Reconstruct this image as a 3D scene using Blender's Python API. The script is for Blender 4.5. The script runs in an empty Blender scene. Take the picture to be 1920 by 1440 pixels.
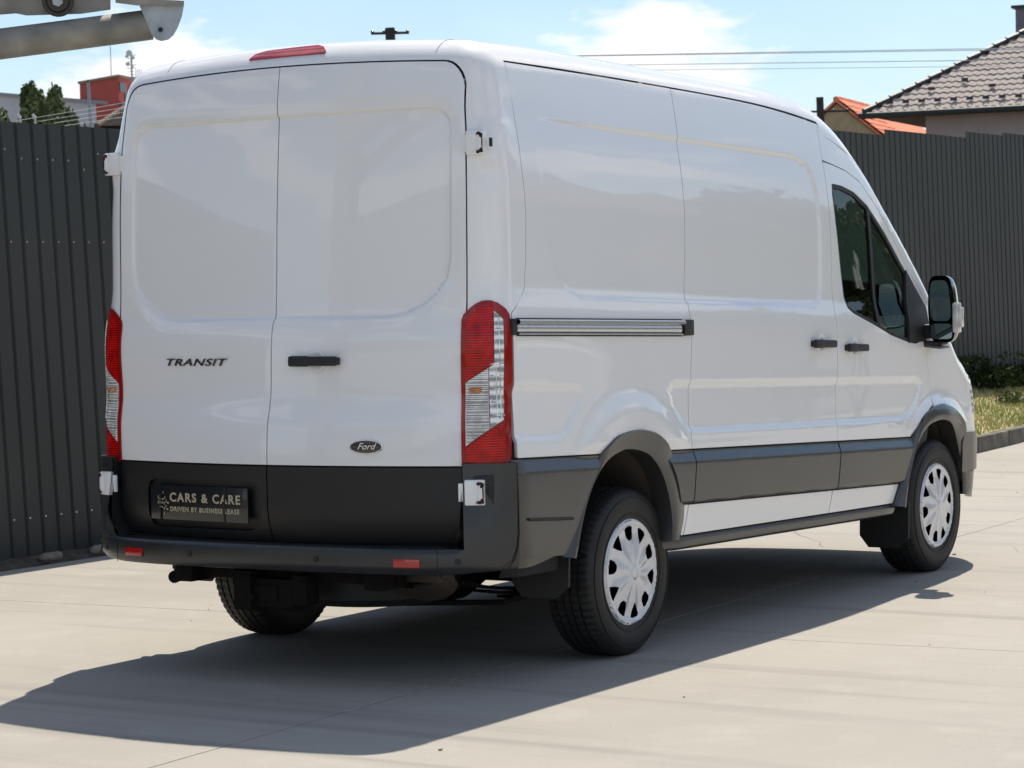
import bpy, bmesh, math, random
import numpy as np
from mathutils import Vector, Matrix
from mathutils.geometry import delaunay_2d_cdt
R=math.radians
random.seed(7); RNG=np.random.RandomState(7)
SC=bpy.context.scene; COL=SC.collection

# ---------------------------------------------------------------- camera
FPX,YAW,PIT,ROL=4783.36,.5551834,-.0367984,-.0233115
CAM=np.array([6.133692,-9.226054,1.529056])
_f=np.array([-math.sin(YAW)*math.cos(PIT),math.cos(YAW)*math.cos(PIT),math.sin(PIT)])
_r=np.cross(_f,[0,0,1]);_r/=np.linalg.norm(_r);_u=np.cross(_r,_f)
_rr=_r*math.cos(ROL)+_u*math.sin(ROL);_uu=_u*math.cos(ROL)-_r*math.sin(ROL)
cd=bpy.data.cameras.new('camera');cam=bpy.data.objects.new('camera',cd);COL.objects.link(cam)
cam.matrix_world=Matrix(((_rr[0],_uu[0],-_f[0],CAM[0]),(_rr[1],_uu[1],-_f[1],CAM[1]),(_rr[2],_uu[2],-_f[2],CAM[2]),(0,0,0,1)))
cd.sensor_width=36;cd.lens=36*FPX/1920;cd.clip_end=3000;cd.clip_start=.1
cd.dof.use_dof=True;cd.dof.focus_distance=10.6;cd.dof.aperture_fstop=13
SC.camera=cam

# ---------------------------------------------------------------- sky, sun, exposure
SUN=Vector((-.150,.497,.855)).normalized()
w=bpy.data.worlds.new('World');SC.world=w;w.use_nodes=True
nt=w.node_tree;nt.nodes.clear();N=nt.nodes.new;L=nt.links.new
sky=N('ShaderNodeTexSky');sky.sky_type='NISHITA';sky.sun_disc=False
sky.sun_elevation=math.asin(SUN.z);sky.sun_rotation=math.atan2(SUN.x,SUN.y)
sky.air_density=1.0;sky.dust_density=.25;sky.ozone_density=2.2
b1=N('ShaderNodeBackground');b1.inputs[1].default_value=.100
tnt=N('ShaderNodeMix');tnt.data_type='RGBA';tnt.blend_type='MULTIPLY';tnt.inputs['Factor'].default_value=1.;tnt.inputs['B'].default_value=(.90,.995,1.06,1)
L(sky.outputs[0],tnt.inputs['A']);L(tnt.outputs['Result'],b1.inputs[0])
b2=N('ShaderNodeBackground');b2.inputs[0].default_value=(.97,.97,.97,1);b2.inputs[1].default_value=1.0
tc=N('ShaderNodeTexCoord');mp=N('ShaderNodeMapping');mp.inputs['Scale'].default_value=(1,1,2.6);mp.inputs['Location'].default_value=(6.37,2.837,.689)
L(tc.outputs['Generated'],mp.inputs[0])
n1=N('ShaderNodeTexNoise');n1.inputs['Scale'].default_value=5.2;n1.inputs['Detail'].default_value=9;n1.inputs['Roughness'].default_value=.56
L(mp.outputs[0],n1.inputs['Vector'])
cr=N('ShaderNodeValToRGB');cr.color_ramp.elements[0].position=.522;cr.color_ramp.elements[1].position=.575
L(n1.outputs[0],cr.inputs[0])
n2=N('ShaderNodeTexNoise');n2.inputs['Scale'].default_value=14;n2.inputs['Detail'].default_value=5;L(mp.outputs[0],n2.inputs['Vector'])
mr=N('ShaderNodeMapRange');mr.inputs[1].default_value=.3;mr.inputs[2].default_value=.7;mr.inputs[3].default_value=.80;mr.inputs[4].default_value=1.05
L(n2.outputs[0],mr.inputs[0]);L(mr.outputs[0],b2.inputs[1])
ms=N('ShaderNodeMixShader');sx=N('ShaderNodeSeparateXYZ');L(tc.outputs['Generated'],sx.inputs[0])
hz=N('ShaderNodeMapRange');hz.inputs[1].default_value=0;hz.inputs[2].default_value=.24;hz.inputs[3].default_value=.26;hz.inputs[4].default_value=0.;hz.interpolation_type='SMOOTHSTEP';L(sx.outputs[2],hz.inputs[0])
mxm=N('ShaderNodeMath');mxm.operation='MAXIMUM';L(cr.outputs[0],mxm.inputs[0]);L(hz.outputs[0],mxm.inputs[1]);L(mxm.outputs[0],ms.inputs[0]);L(b1.outputs[0],ms.inputs[1]);L(b2.outputs[0],ms.inputs[2])
wo=N('ShaderNodeOutputWorld');L(ms.outputs[0],wo.inputs[0])
sd=bpy.data.lights.new('sun','SUN');sd.energy=5.0;sd.angle=R(.53);sd.color=(1,.91,.775)
so=bpy.data.objects.new('sun',sd);COL.objects.link(so);so.location=(-5,16,28)
so.rotation_euler=SUN.to_track_quat('Z','Y').to_euler()
SC.render.engine='CYCLES'
vs=SC.view_settings;vs.view_transform='Standard';vs.look='None';vs.exposure=.24;vs.gamma=1;vs.use_curve_mapping=False
try:
    SC.cycles.max_bounces=8;SC.cycles.transparent_max_bounces=12;SC.cycles.use_denoising=True
except Exception: pass

# ---------------------------------------------------------------- helpers
def ray(px,py):
    d=_f+_rr*(px-960)/FPX-_uu*(py-720)/FPX
    return d
def at(px,py,dist):
    """a place in the yard seen in that direction, dist metres away over the ground"""
    d=ray(px,py);return Vector(CAM+d/math.hypot(d[0],d[1])*dist)
LEAN=Vector((0,-.056,1))       # the yard climbs 3 degrees; true uprights lean that much against it
def mat(name,col,rough=.6,*,ior=1.5,metal=0.,coat=0.,spec=.5,var=0.,vscale=4.,bump=0.,bscale=60.,col2=None,stretch=None,coatr=.03,bdist=.01):
    m=bpy.data.materials.new(name);m.use_nodes=True;t=m.node_tree;b=t.nodes['Principled BSDF']
    b.inputs['Base Color'].default_value=(*col,1);b.inputs['Roughness'].default_value=rough;b.inputs['Metallic'].default_value=metal
    b.inputs['Specular IOR Level'].default_value=spec;b.inputs['IOR'].default_value=ior;b.inputs['Coat Weight'].default_value=coat;b.inputs['Coat Roughness'].default_value=coatr
    tcn=t.nodes.new('ShaderNodeTexCoord');vec=tcn.outputs['Object']
    if stretch:
        mpn=t.nodes.new('ShaderNodeMapping');mpn.inputs['Scale'].default_value=stretch;t.links.new(vec,mpn.inputs[0]);vec=mpn.outputs[0]
    if var or col2:
        n=t.nodes.new('ShaderNodeTexNoise');n.inputs['Scale'].default_value=vscale;n.inputs['Detail'].default_value=6;t.links.new(vec,n.inputs['Vector'])
        mx=t.nodes.new('ShaderNodeMix');mx.data_type='RGBA'
        r=t.nodes.new('ShaderNodeMapRange');r.inputs[1].default_value=.35;r.inputs[2].default_value=.65;t.links.new(n.outputs[0],r.inputs[0])
        t.links.new(r.outputs[0],mx.inputs['Factor'])
        c2=col2 or tuple(c*(1+var) for c in col);c1=col if col2 else tuple(c*(1-var) for c in col)
        mx.inputs['A'].default_value=(*c1,1);mx.inputs['B'].default_value=(*c2,1);t.links.new(mx.outputs['Result'],b.inputs['Base Color'])
    if bump:
        n=t.nodes.new('ShaderNodeTexNoise');n.inputs['Scale'].default_value=bscale;n.inputs['Detail'].default_value=4;t.links.new(vec,n.inputs['Vector'])
        bp=t.nodes.new('ShaderNodeBump');bp.inputs['Strength'].default_value=bump;bp.inputs['Distance'].default_value=bdist
        t.links.new(n.outputs[0],bp.inputs['Height']);t.links.new(bp.outputs[0],b.inputs['Normal'])
    return m
WM={}
def wm(o): return WM.get(o.name,Matrix.Identity(4))
def link(o,parent=None):
    COL.objects.link(o)
    WM[o.name]=o.matrix_basis.copy()
    if parent is not None:
        o.parent=parent;o.matrix_parent_inverse=wm(parent).inverted()
    return o
def thing(name,label,cat,loc,group=None,rotz=0):
    o=bpy.data.objects.new(name,None);o.location=loc;o.rotation_euler=(0,0,rotz);o.empty_display_size=.3;link(o)
    o['label']=label;o['category']=cat
    if group:o['group']=group
    return o
def tag(o,label,cat,group=None):
    o['label']=label;o['category']=cat
    if group:o['group']=group
    return o
def finish(me,name,mats,parent,centre=True):
    for m in (mats if isinstance(mats,(list,tuple)) else [mats]): me.materials.append(m)
    o=bpy.data.objects.new(name,me)
    if centre and len(me.vertices):
        co=np.empty(len(me.vertices)*3);me.vertices.foreach_get('co',co);co=co.reshape(-1,3)
        c=(co.min(0)+co.max(0))/2;co-=c;me.vertices.foreach_set('co',co.ravel());o.location=c
    link(o,parent);me.update()
    return o
class G:
    """collects shapes into one mesh"""
    def __init__(s): s.v=[];s.f=[];s.n=[];s.k=0;s.custom=False;s.mi=[]
    def add(s,v,f,n=None,mi=0):
        v=np.asarray(v,float).reshape(-1,3);s.v.append(v)
        s.n.append(np.full((len(v),3),np.nan) if n is None else n)
        if n is not None:s.custom=True
        for q in f:s.f.append(tuple(int(i)+s.k for i in q));s.mi.append(mi)
        s.k+=len(v);return s
    def box(s,c,size,rot=None,bev=0.,mi=0,taper=None):
        bm=bmesh.new();bmesh.ops.create_cube(bm,size=1)
        for v in bm.verts:
            v.co=Vector((v.co.x*size[0],v.co.y*size[1],v.co.z*size[2]))
            if taper and v.co.z>0: v.co.x*=taper[0];v.co.y*=taper[1]
        if bev:bmesh.ops.bevel(bm,geom=bm.edges[:],offset=bev,segments=2,affect='EDGES',profile=.6)
        M=Matrix.Translation(Vector(c))
        if rot is not None: M=M@(rot.to_4x4() if isinstance(rot,Matrix) else Matrix.Rotation(rot,4,'Z'))
        bm.transform(M);bm.verts.index_update()
        s.add([v.co[:] for v in bm.verts],[[v.index for v in f.verts] for f in bm.faces],mi=mi);bm.free();return s
    def tube(s,pts,r,seg=10,cap=True,mi=0):
        pts=[Vector(p) for p in pts];rs=r if isinstance(r,(list,tuple)) else [r]*len(pts)
        V=[];up=None
        for i,p in enumerate(pts):
            d=(pts[min(i+1,len(pts)-1)]-pts[max(i-1,0)]).normalized()
            a=d.orthogonal().normalized() if up is None else (up-d*up.dot(d)).normalized()
            up=a;b=d.cross(a)
            for k in range(seg):
                t=2*math.pi*k/seg;V.append(p+(a*math.cos(t)+b*math.sin(t))*rs[i])
        F_=[]
        for i in range(len(pts)-1):
            for k in range(seg):
                F_.append((i*seg+k,i*seg+(k+1)%seg,(i+1)*seg+(k+1)%seg,(i+1)*seg+k))
        if cap:F_.append(tuple(range(seg))[::-1]);F_.append(tuple((len(pts)-1)*seg+k for k in range(seg)))
        s.add([v[:] for v in V],F_,mi=mi);return s
    def prism(s,poly,a,b,mi=0):
        """polygon (list of Vectors) extruded by vectors a..b"""
        n=len(poly);V=[p+a for p in poly]+[p+b for p in poly]
        F_=[tuple(range(n))[::-1],tuple(range(n,2*n))]+[(i,(i+1)%n,n+(i+1)%n,n+i) for i in range(n)]
        s.add([v[:] for v in V],F_,mi=mi);return s
    def grid(s,P,closed_u=False,mi=0,n=None):
        P=np.asarray(P,float);a,b=P.shape[:2];F_=[]
        for i in range(a-(0 if closed_u else 1)):
            for j in range(b-1):
                F_.append((i*b+j,((i+1)%a)*b+j,((i+1)%a)*b+j+1,i*b+j+1))
        s.add(P.reshape(-1,3),F_,n=None if n is None else np.asarray(n).reshape(-1,3),mi=mi);return s
    def build(s,name,m,parent=None,smooth=35,centre=True):
        me=bpy.data.meshes.new(name);V=np.vstack(s.v)
        me.from_pydata([tuple(q) for q in V],[],s.f);me.validate(clean_customdata=False)
        if len(me.polygons)==len(s.mi): me.polygons.foreach_set('material_index',s.mi)
        me.polygons.foreach_set('use_smooth',[smooth is not None]*len(me.polygons));me.update()
        if s.custom and len(me.vertices)==len(V):
            nn=np.vstack(s.n);bad=np.isnan(nn[:,0])
            if bad.any():
                vn=np.empty(len(V)*3);me.vertices.foreach_get('normal',vn);nn[bad]=vn.reshape(-1,3)[bad]
            at_=me.attributes.new('custom_normal','FLOAT_VECTOR','POINT');at_.data.foreach_set('vector',np.ascontiguousarray(nn,dtype=np.float32).ravel())
        elif smooth: me.set_sharp_from_angle(angle=R(smooth))
        return finish(me,name,m,parent,centre)
def fixnormals(o):
    bm=bmesh.new();bm.from_mesh(o.data);bmesh.ops.recalc_face_normals(bm,faces=bm.faces);bm.to_mesh(o.data);bm.free()
def text(body,size,name,m,parent,M,ext=.002,sx=1.,shear=0.,off=0.,align='CENTER',sp=1.):
    cu=bpy.data.curves.new(name,'FONT');cu.body=body;cu.size=size;cu.extrude=ext;cu.shear=shear;cu.offset=off;cu.align_x=align;cu.align_y='CENTER';cu.resolution_u=3;cu.space_character=sp
    t=bpy.data.objects.new(name+'_tmp',cu);COL.objects.link(t);bpy.context.view_layer.update()
    me=bpy.data.meshes.new_from_object(t.evaluated_get(bpy.context.evaluated_depsgraph_get()));me.name=name
    bpy.data.objects.remove(t)
    me.transform(M@Matrix.Diagonal((sx,1,1,1)));me.materials.clear()
    return finish(me,name,m,parent)

# ---------------------------------------------------------------- materials
def paint():
    m=mat('white_paint',(.80,.80,.795),rough=.32,coat=1.0,coatr=.02,var=.0)
    t=m.node_tree;b=t.nodes['Principled BSDF'];tc=t.nodes.new('ShaderNodeTexCoord')
    n=t.nodes.new('ShaderNodeTexNoise');n.inputs['Scale'].default_value=1.7;n.inputs['Detail'].default_value=8;n.inputs['Roughness'].default_value=.65
    t.links.new(tc.outputs['Object'],n.inputs['Vector'])
    mx=t.nodes.new('ShaderNodeMix');mx.data_type='RGBA';mx.inputs['A'].default_value=(.89,.89,.89,1);mx.inputs['B'].default_value=(.86,.86,.855,1)
    t.links.new(n.outputs[0],mx.inputs['Factor']);t.links.new(mx.outputs['Result'],b.inputs['Base Color'])
    n2=t.nodes.new('ShaderNodeTexNoise');n2.inputs['Scale'].default_value=2.2;n2.inputs['Detail'].default_value=1;t.links.new(tc.outputs['Object'],n2.inputs['Vector'])
    bp=t.nodes.new('ShaderNodeBump');bp.inputs['Strength'].default_value=.16;bp.inputs['Distance'].default_value=.005;t.links.new(n2.outputs[0],bp.inputs['Height'])
    t.links.new(bp.outputs[0],b.inputs['Normal']);t.links.new(bp.outputs[0],b.inputs['Coat Normal'])
    return m
M_PAINT=paint()
M_DARK=mat('dark_cavity',(.012,.012,.013),rough=.8)
M_CLAD=mat('grey_plastic_cladding',(.031,.031,.032),ior=1.75,rough=.27,var=.12,vscale=3,bump=.15,bscale=900,bdist=.0006)
M_CLADR=mat('rear_black_plastic',(.007,.007,.008),rough=.45,var=.15,vscale=4,bump=.2,bscale=900,bdist=.0006)
M_BUMP=mat('bumper_plastic',(.020,.021,.023),ior=1.6,rough=.30,var=.2,vscale=5,bump=.2,bscale=700,bdist=.0006)
M_RUB=mat('black_rubber',(.014,.014,.015),rough=.55)
M_TYRE=mat('tyre_rubber',(.011,.0108,.0105),rough=.6,var=.25,vscale=9,bump=.25,bscale=220,bdist=.002)
M_UNDER=mat('underbody_metal',(.005,.0048,.0045),rough=.85,spec=.2,col2=(.011,.008,.007),vscale=6,bump=.4,bscale=40)
M_LINER=mat('wheel_housing',(.030,.026,.022),rough=.8,col2=(.06,.05,.042),vscale=4)
M_SILV=mat('silver_hub_paint',(.66,.68,.73),rough=.28,metal=.35,coat=.6,var=.06,vscale=20)
M_STEEL=mat('wheel_steel',(.05,.045,.04),rough=.6,metal=.3)
M_CHROME=mat('chrome',(.75,.76,.78),rough=.08,metal=1.)
M_DCHROME=mat('dark_chrome_letters',(.22,.225,.23),rough=.22,metal=1.)
M_ALU=mat('brushed_aluminium',(.62,.63,.64),rough=.25,metal=1.)
M_RED=mat('red_reflector',(.45,.008,.006),rough=.15,coat=.8)
M_RUST=mat('chipped_rust',(.030,.012,.009),rough=.85,col2=(.06,.02,.012),vscale=60)
def glassy(name,tint,tr=.9,rough=.02):
    m=bpy.data.materials.new(name);m.use_nodes=True;t=m.node_tree;t.nodes.clear()
    o=t.nodes.new('ShaderNodeOutputMaterial');tr_=t.nodes.new('ShaderNodeBsdfTransparent');tr_.inputs[0].default_value=(*tint,1)
    g=t.nodes.new('ShaderNodeBsdfGlossy');g.inputs['Roughness'].default_value=rough
    fr=t.nodes.new('ShaderNodeFresnel');fr.inputs[0].default_value=1.5
    mx=t.nodes.new('ShaderNodeMixShader');t.links.new(fr.outputs[0],mx.inputs[0]);t.links.new(tr_.outputs[0],mx.inputs[1]);t.links.new(g.outputs[0],mx.inputs[2]);t.links.new(mx.outputs[0],o.inputs[0])
    return m
M_GLASS=glassy('tinted_cab_glass',(.30,.40,.38))
def lens(name,col,ribs,depth=.35,rough=.12):
    """moulded lamp lens: transmitting plastic look with fine prisms"""
    m=mat(name,col,rough=rough,coat=.15,coatr=.03,spec=.3);t=m.node_tree;b=t.nodes['Principled BSDF']
    tc=t.nodes.new('ShaderNodeTexCoord');mp=t.nodes.new('ShaderNodeMapping');mp.inputs['Scale'].default_value=ribs;t.links.new(tc.outputs['Object'],mp.inputs[0])
    wv=t.nodes.new('ShaderNodeTexWave');wv.bands_direction='Z';wv.inputs['Scale'].default_value=1.;wv.inputs['Distortion'].default_value=.6;t.links.new(mp.outputs[0],wv.inputs['Vector'])
    n=t.nodes.new('ShaderNodeTexNoise');n.inputs['Scale'].default_value=22;n.inputs['Detail'].default_value=3;t.links.new(tc.outputs['Object'],n.inputs['Vector'])
    cr=t.nodes.new('ShaderNodeValToRGB');cr.color_ramp.elements[0].position=.38;cr.color_ramp.elements[1].position=.68
    cr.color_ramp.elements[0].color=tuple(c*.35 for c in col)+(1,);cr.color_ramp.elements[1].color=tuple(min(1,c*1.25) for c in col)+(1,)
    ml=t.nodes.new('ShaderNodeMath');ml.operation='MULTIPLY_ADD';ml.inputs[1].default_value=.35;t.links.new(wv.outputs['Fac'],ml.inputs[0]);
    m2=t.nodes.new('ShaderNodeMath');m2.operation='MULTIPLY';m2.inputs[1].default_value=.75;t.links.new(n.outputs[0],m2.inputs[0]);t.links.new(m2.outputs[0],ml.inputs[2])
    t.links.new(ml.outputs[0],cr.inputs[0]);t.links.new(cr.outputs[0],b.inputs['Base Color'])
    bp=t.nodes.new('ShaderNodeBump');bp.inputs['Strength'].default_value=depth;bp.inputs['Distance'].default_value=.002;t.links.new(wv.outputs['Fac'],bp.inputs['Height']);t.links.new(bp.outputs[0],b.inputs['Normal'])
    return m
M_LRED=lens('red_lamp_lens',(.54,.004,.004),(1,1,32),depth=.12)
M_LRIM=mat('deep_red_lamp_rim',(.30,.004,.004),rough=.12,spec=.4,coat=.2)
M_LCLR=lens('clear_lamp_lens',(.85,.85,.82),(1,1,42),depth=.5)
M_LCL2=lens('clear_reversing_lens',(.88,.90,.94),(1,1,9),depth=.6,rough=.08)
M_AMB=mat('amber_bulb',(.55,.20,.06),rough=.2,coat=.5)

# ---- body surface of the van, as a field F(x,y,z)=0
def pch(xs,ys):
    xs=np.array(xs,float);ys=np.array(ys,float);h=np.diff(xs);d=np.diff(ys)/h
    m=np.zeros(len(xs))
    w1=2*h[1:]+h[:-1];w2=h[1:]+2*h[:-1]
    with np.errstate(all='ignore'):
        hm=(w1+w2)/(w1/d[:-1]+w2/d[1:])
    m[1:-1]=np.where(d[:-1]*d[1:]>0,hm,0);m[0]=d[0];m[-1]=d[-1]
    def f(x):
        x=np.asarray(x,float);i=np.clip(np.searchsorted(xs,x)-1,0,len(xs)-2)
        t=(x-xs[i])/h[i];tc=np.clip(t,0,1)
        r=(1+2*tc)*(1-tc)**2*ys[i]+tc*(1-tc)**2*h[i]*m[i]+tc*tc*(3-2*tc)*ys[i+1]+tc*tc*(tc-1)*h[i]*m[i+1]
        return r+np.where(t<0,t*h[i]*m[0],0)+np.where(t>1,(t-1)*h[i]*m[-1],0)
    return f
def sst(x,a,b):
    t=np.clip((x-a)/(b-a),0,1);return t*t*(3-2*t)
def rmax(a,b,r):
    u=np.maximum(a+r,0);v=np.maximum(b+r,0)
    return np.minimum(np.maximum(a+r,b+r),0)+np.hypot(u,v)-r
def sdpoly(px,pz,P):
    # signed distance to polygon, negative inside
    P=np.array(P,float);d=np.full(np.shape(px),1e9);s=np.ones(np.shape(px))
    n=len(P)
    for i in range(n):
        a=P[i];b=P[i-1];ex,ez=b-a;wx=px-a[0];wz=pz-a[1]
        t=np.clip((wx*ex+wz*ez)/(ex*ex+ez*ez),0,1)
        d=np.minimum(d,(wx-ex*t)**2+(wz-ez*t)**2)
        c1=pz>=a[1];c2=pz<b[1];c3=ex*wz>ez*wx
        fl=(c1&c2&c3)|(~c1&~c2&~c3);s=np.where(fl,-s,s)
    return s*np.sqrt(d)
XP0=pch([.2,.36,.47,.60,.83,.855,.885,.925,.99,1.04,1.12,1.20,1.30,1.37,1.42,1.47,1.53,1.84,2.02,2.19,2.36,2.46,2.7],
        [.96,.985,.998,1.012,1.020,1.0195,1.0185,1.0175,1.0155,1.0140,1.0115,1.0100,1.0095,1.009,1.005,.997,.988,.984,.971,.944,.911,.888,.81])
XP=lambda z:(XP0(z-.012)+XP0(z)*2+XP0(z+.012))/4
ZC0=pch([-1.4,-1.0,-.5,0,.58,1.14,1.69,2.0,2.2,2.34,2.46,2.59,2.845,3.245,3.50,3.70,4.0,4.2,4.4,4.8],
        [2.52,2.534,2.537,2.529,2.513,2.501,2.480,2.450,2.408,2.360,2.300,2.227,2.047,1.742,1.49,1.32,1.205,1.115,.97,.6])
ZC=lambda y:(ZC0(y-.03)+ZC0(y)*2+ZC0(y+.03))/4
Y00=pch([.3,.45,.56,.69,.88,1.0,1.14,1.35,1.45,1.84,2.24,2.43,2.52,2.7],
        [-1.06,-1.10,-1.155,-1.187,-1.188,-1.18,-1.150,-1.137,-1.122,-1.098,-1.064,-1.035,-1.015,-.94])
Y0=lambda z:(Y00(z-.02)+Y00(z)*2+Y00(z+.02))/4
RW=[(-.79,2.15),(-.782,2.19),(-.757,2.222),(-.72,2.238),(-.68,2.242),(.68,2.242),(.72,2.238),(.757,2.222),(.782,2.19),(.79,2.15),(.79,1.66),(.775,1.58),(.73,1.52),(.67,1.475),(.60,1.445),(.52,1.432),(-.52,1.432),(-.60,1.445),(-.67,1.475),(-.73,1.52),(-.775,1.58),(-.79,1.66)]
SL1=[(-.99,.95),(-.97,.918),(-.64,.914),(-.57,.932),(-.50,.985),(-.43,1.06),(-.425,1.10),(-.46,1.130),(-.93,1.135),(-.97,1.11)]
SL2=[(.52,.914),(2.76,.914),(2.87,.935),(2.97,.99),(3.04,1.05),(3.05,1.10),(3.00,1.13),(.34,1.135),(.285,1.10),(.32,1.03),(.40,.955),(.45,.925)]
SW=[(-.66,2.145),(-.66,1.80),(-.63,1.68),(-.58,1.58),(-.50,1.51),(-.40,1.475),(1.80,1.475),(1.86,1.50),(1.885,1.56),(1.90,1.80),(1.90,2.02),(1.88,2.10),(1.83,2.155),(1.70,2.185),(-.60,2.185)]
def Xs(y,z):
    zb=z+.033*y
    X=XP(zb)
    X=X-.010*np.maximum(-y-.2,0)**2
    g=sst(zb,1.25,2.2)
    f=np.maximum(y-2.0,0)
    X=X-.012*f**2-.040*g*f**2
    # pressed panel
    d=sdpoly(y,zb,SW)
    X=X-.012*(1-sst(d,-.014,.006))*sst(y,-.80,.25)
    for S_ in (SL1,SL2):
        d=sdpoly(y,zb,S_);X=X-.0125*(1-sst(d,-.028,.008))
    # rear haunch over the wheel
    for yc,zc,R,w,amp in((-.04,.46,.60,.15,.020),(3.28,.40,.60,.15,.026)):
        q=np.hypot(y-yc,(zb-zc))
        X=X+amp*(1-sst(q,R-.05,R+.07))*(1-sst(zb,1.15,1.32))*sst(zb,.82,.9)
    return X
def Zt(y,x):
    cr=.055+.16*sst(y,1.9,2.8)
    return ZC(y)-cr*x*x
def Yr(x,z):
    ax=abs(x)
    cr=.165-.05*sst(z,.85,1.35)-.02*sst(z,1.4,2.2)
    y=Y0(z)+cr*x*x
    d=sdpoly(x,z,RW)
    return y+.006*(1-sst(d,-.01,.055))*sst(z,1.30,1.40)+.013*(1-sst(d,-.010,.003))
def Yf(x,z):
    return 4.33-.20*x*x-.75*np.clip(z-.72,0,.53)**2-.3*np.maximum(.5-z,0)**2
def F(x,y,z):
    a=np.abs(x)-Xs(y,z)
    s=(Zt(y+.02,x)-Zt(y-.02,x))/.04
    b=(z-Zt(y,x))/np.sqrt(1+s*s)
    r1=.105-.04*sst(y,1.9,2.6)+.03*sst(y,3.3,3.8)
    q=rmax(a,b,r1)
    r2=.115
    q=rmax(q,Yr(x,z)-y,r2)
    r3=.10+.28*(1-sst(z,1.0,1.3))
    q=rmax(q,y-Yf(x,z),r3)
    q=q-.011*np.exp(-((np.abs(x)-.930)/.035)**4-((z-2.095)/.085)**4)*sst(-y,.80,.90)
    return q
def march(O,D,t0,t1,n=60,off=0.):
    # walk inwards along the ray until the surface F=off
    t=np.full(len(O),float(t0))
    for k in range(26):
        v=F(*(O+D*t[:,None]).T)-off;t=t+v*.9
        if k>8 and np.nanmax(np.abs(v))<2e-5:break
    return O+D*np.minimum(t,t1)[:,None]
def grad(P,e=.002):
    g=np.zeros_like(P)
    for i in range(3):
        d=np.zeros(3);d[i]=e
        g[:,i]=F(*(P+d).T)-F(*(P-d).T)
    return g/np.linalg.norm(g,axis=1)[:,None]

# ---------------------------------------------------------------- the van: one smooth body surface, all panels are cut from it
PVX,PVY=.75,-.79
def PZ(y): return ZC(y)-.20
PZR=float(PZ(PVY))
def rays(dom,U,V):
    U=np.asarray(U,float);V=np.asarray(V,float);n=len(U);O=np.zeros((n,3));D=np.zeros((n,3));o1=np.ones(n);z0=np.zeros(n);T=2.
    if dom=='side': O=np.c_[2*o1,U,V];D=np.c_[-o1,z0,z0];T=1.5
    elif dom=='rear': O=np.c_[U,-2.5*o1,V];D=np.c_[z0,o1,z0];T=1.9
    elif dom=='top': O=np.c_[U,V,3.2*o1];D=np.c_[z0,z0,-o1];T=2.6
    elif dom=='front': O=np.c_[U,5.5*o1,V];D=np.c_[z0,-o1,z0];T=2.
    elif dom=='corner':
        a=np.radians(U);D=-np.c_[np.sin(a),-np.cos(a),z0];O=np.c_[PVX*o1,PVY*o1,V]-D*1.0;T=.98
    elif dom=='ball':
        a=np.radians(U);e=np.radians(V);D=-np.c_[np.sin(a)*np.cos(e),-np.cos(a)*np.cos(e),np.sin(e)];O=np.c_[PVX*o1,PVY*o1,PZR*o1]-D;T=.98
    elif dom=='header':
        e=np.radians(V);D=-np.c_[z0,-np.cos(e),np.sin(e)];O=np.c_[U,PVY*o1,PZR*o1]-D;T=.98
    elif dom=='edge':
        e=np.radians(V);D=-np.c_[np.cos(e),z0,np.sin(e)];O=np.c_[PVX*o1,U,PZ(U)]-D;T=.98
    elif dom=='nose':
        a=np.radians(U);D=-np.c_[np.cos(a),np.sin(a),z0];O=np.c_[.55*o1,3.7*o1,V]-D*1.6;T=1.55
    return O,D,T
def surf(dom,U,V,off=0.):
    O,D,T=rays(dom,U,V);P=march(O,D,0,T,64,off)
    bad=np.isnan(P[:,0])
    if bad.any(): P[bad]=(O+D*(T*.98))[bad]
    return P,grad(P)
def inpoly(x,y,P):
    P=np.asarray(P);r=np.zeros(len(x),bool);n=len(P)
    for i in range(n):
        a=P[i];b=P[i-1];c=((a[1]>y)!=(b[1]>y))
        with np.errstate(all='ignore'): r^=c&(x<(b[0]-a[0])*(y-a[1])/(b[1]-a[1])+a[0])
    return r
def densify(P,h):
    P=np.asarray(P,float);out=[]
    for i in range(len(P)):
        a=P[i];b=P[(i+1)%len(P)];n=max(1,int(np.hypot(*((b-a)/h))));
        for k in range(n):out.append(a+(b-a)*k/n)
    return np.array(out)
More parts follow.
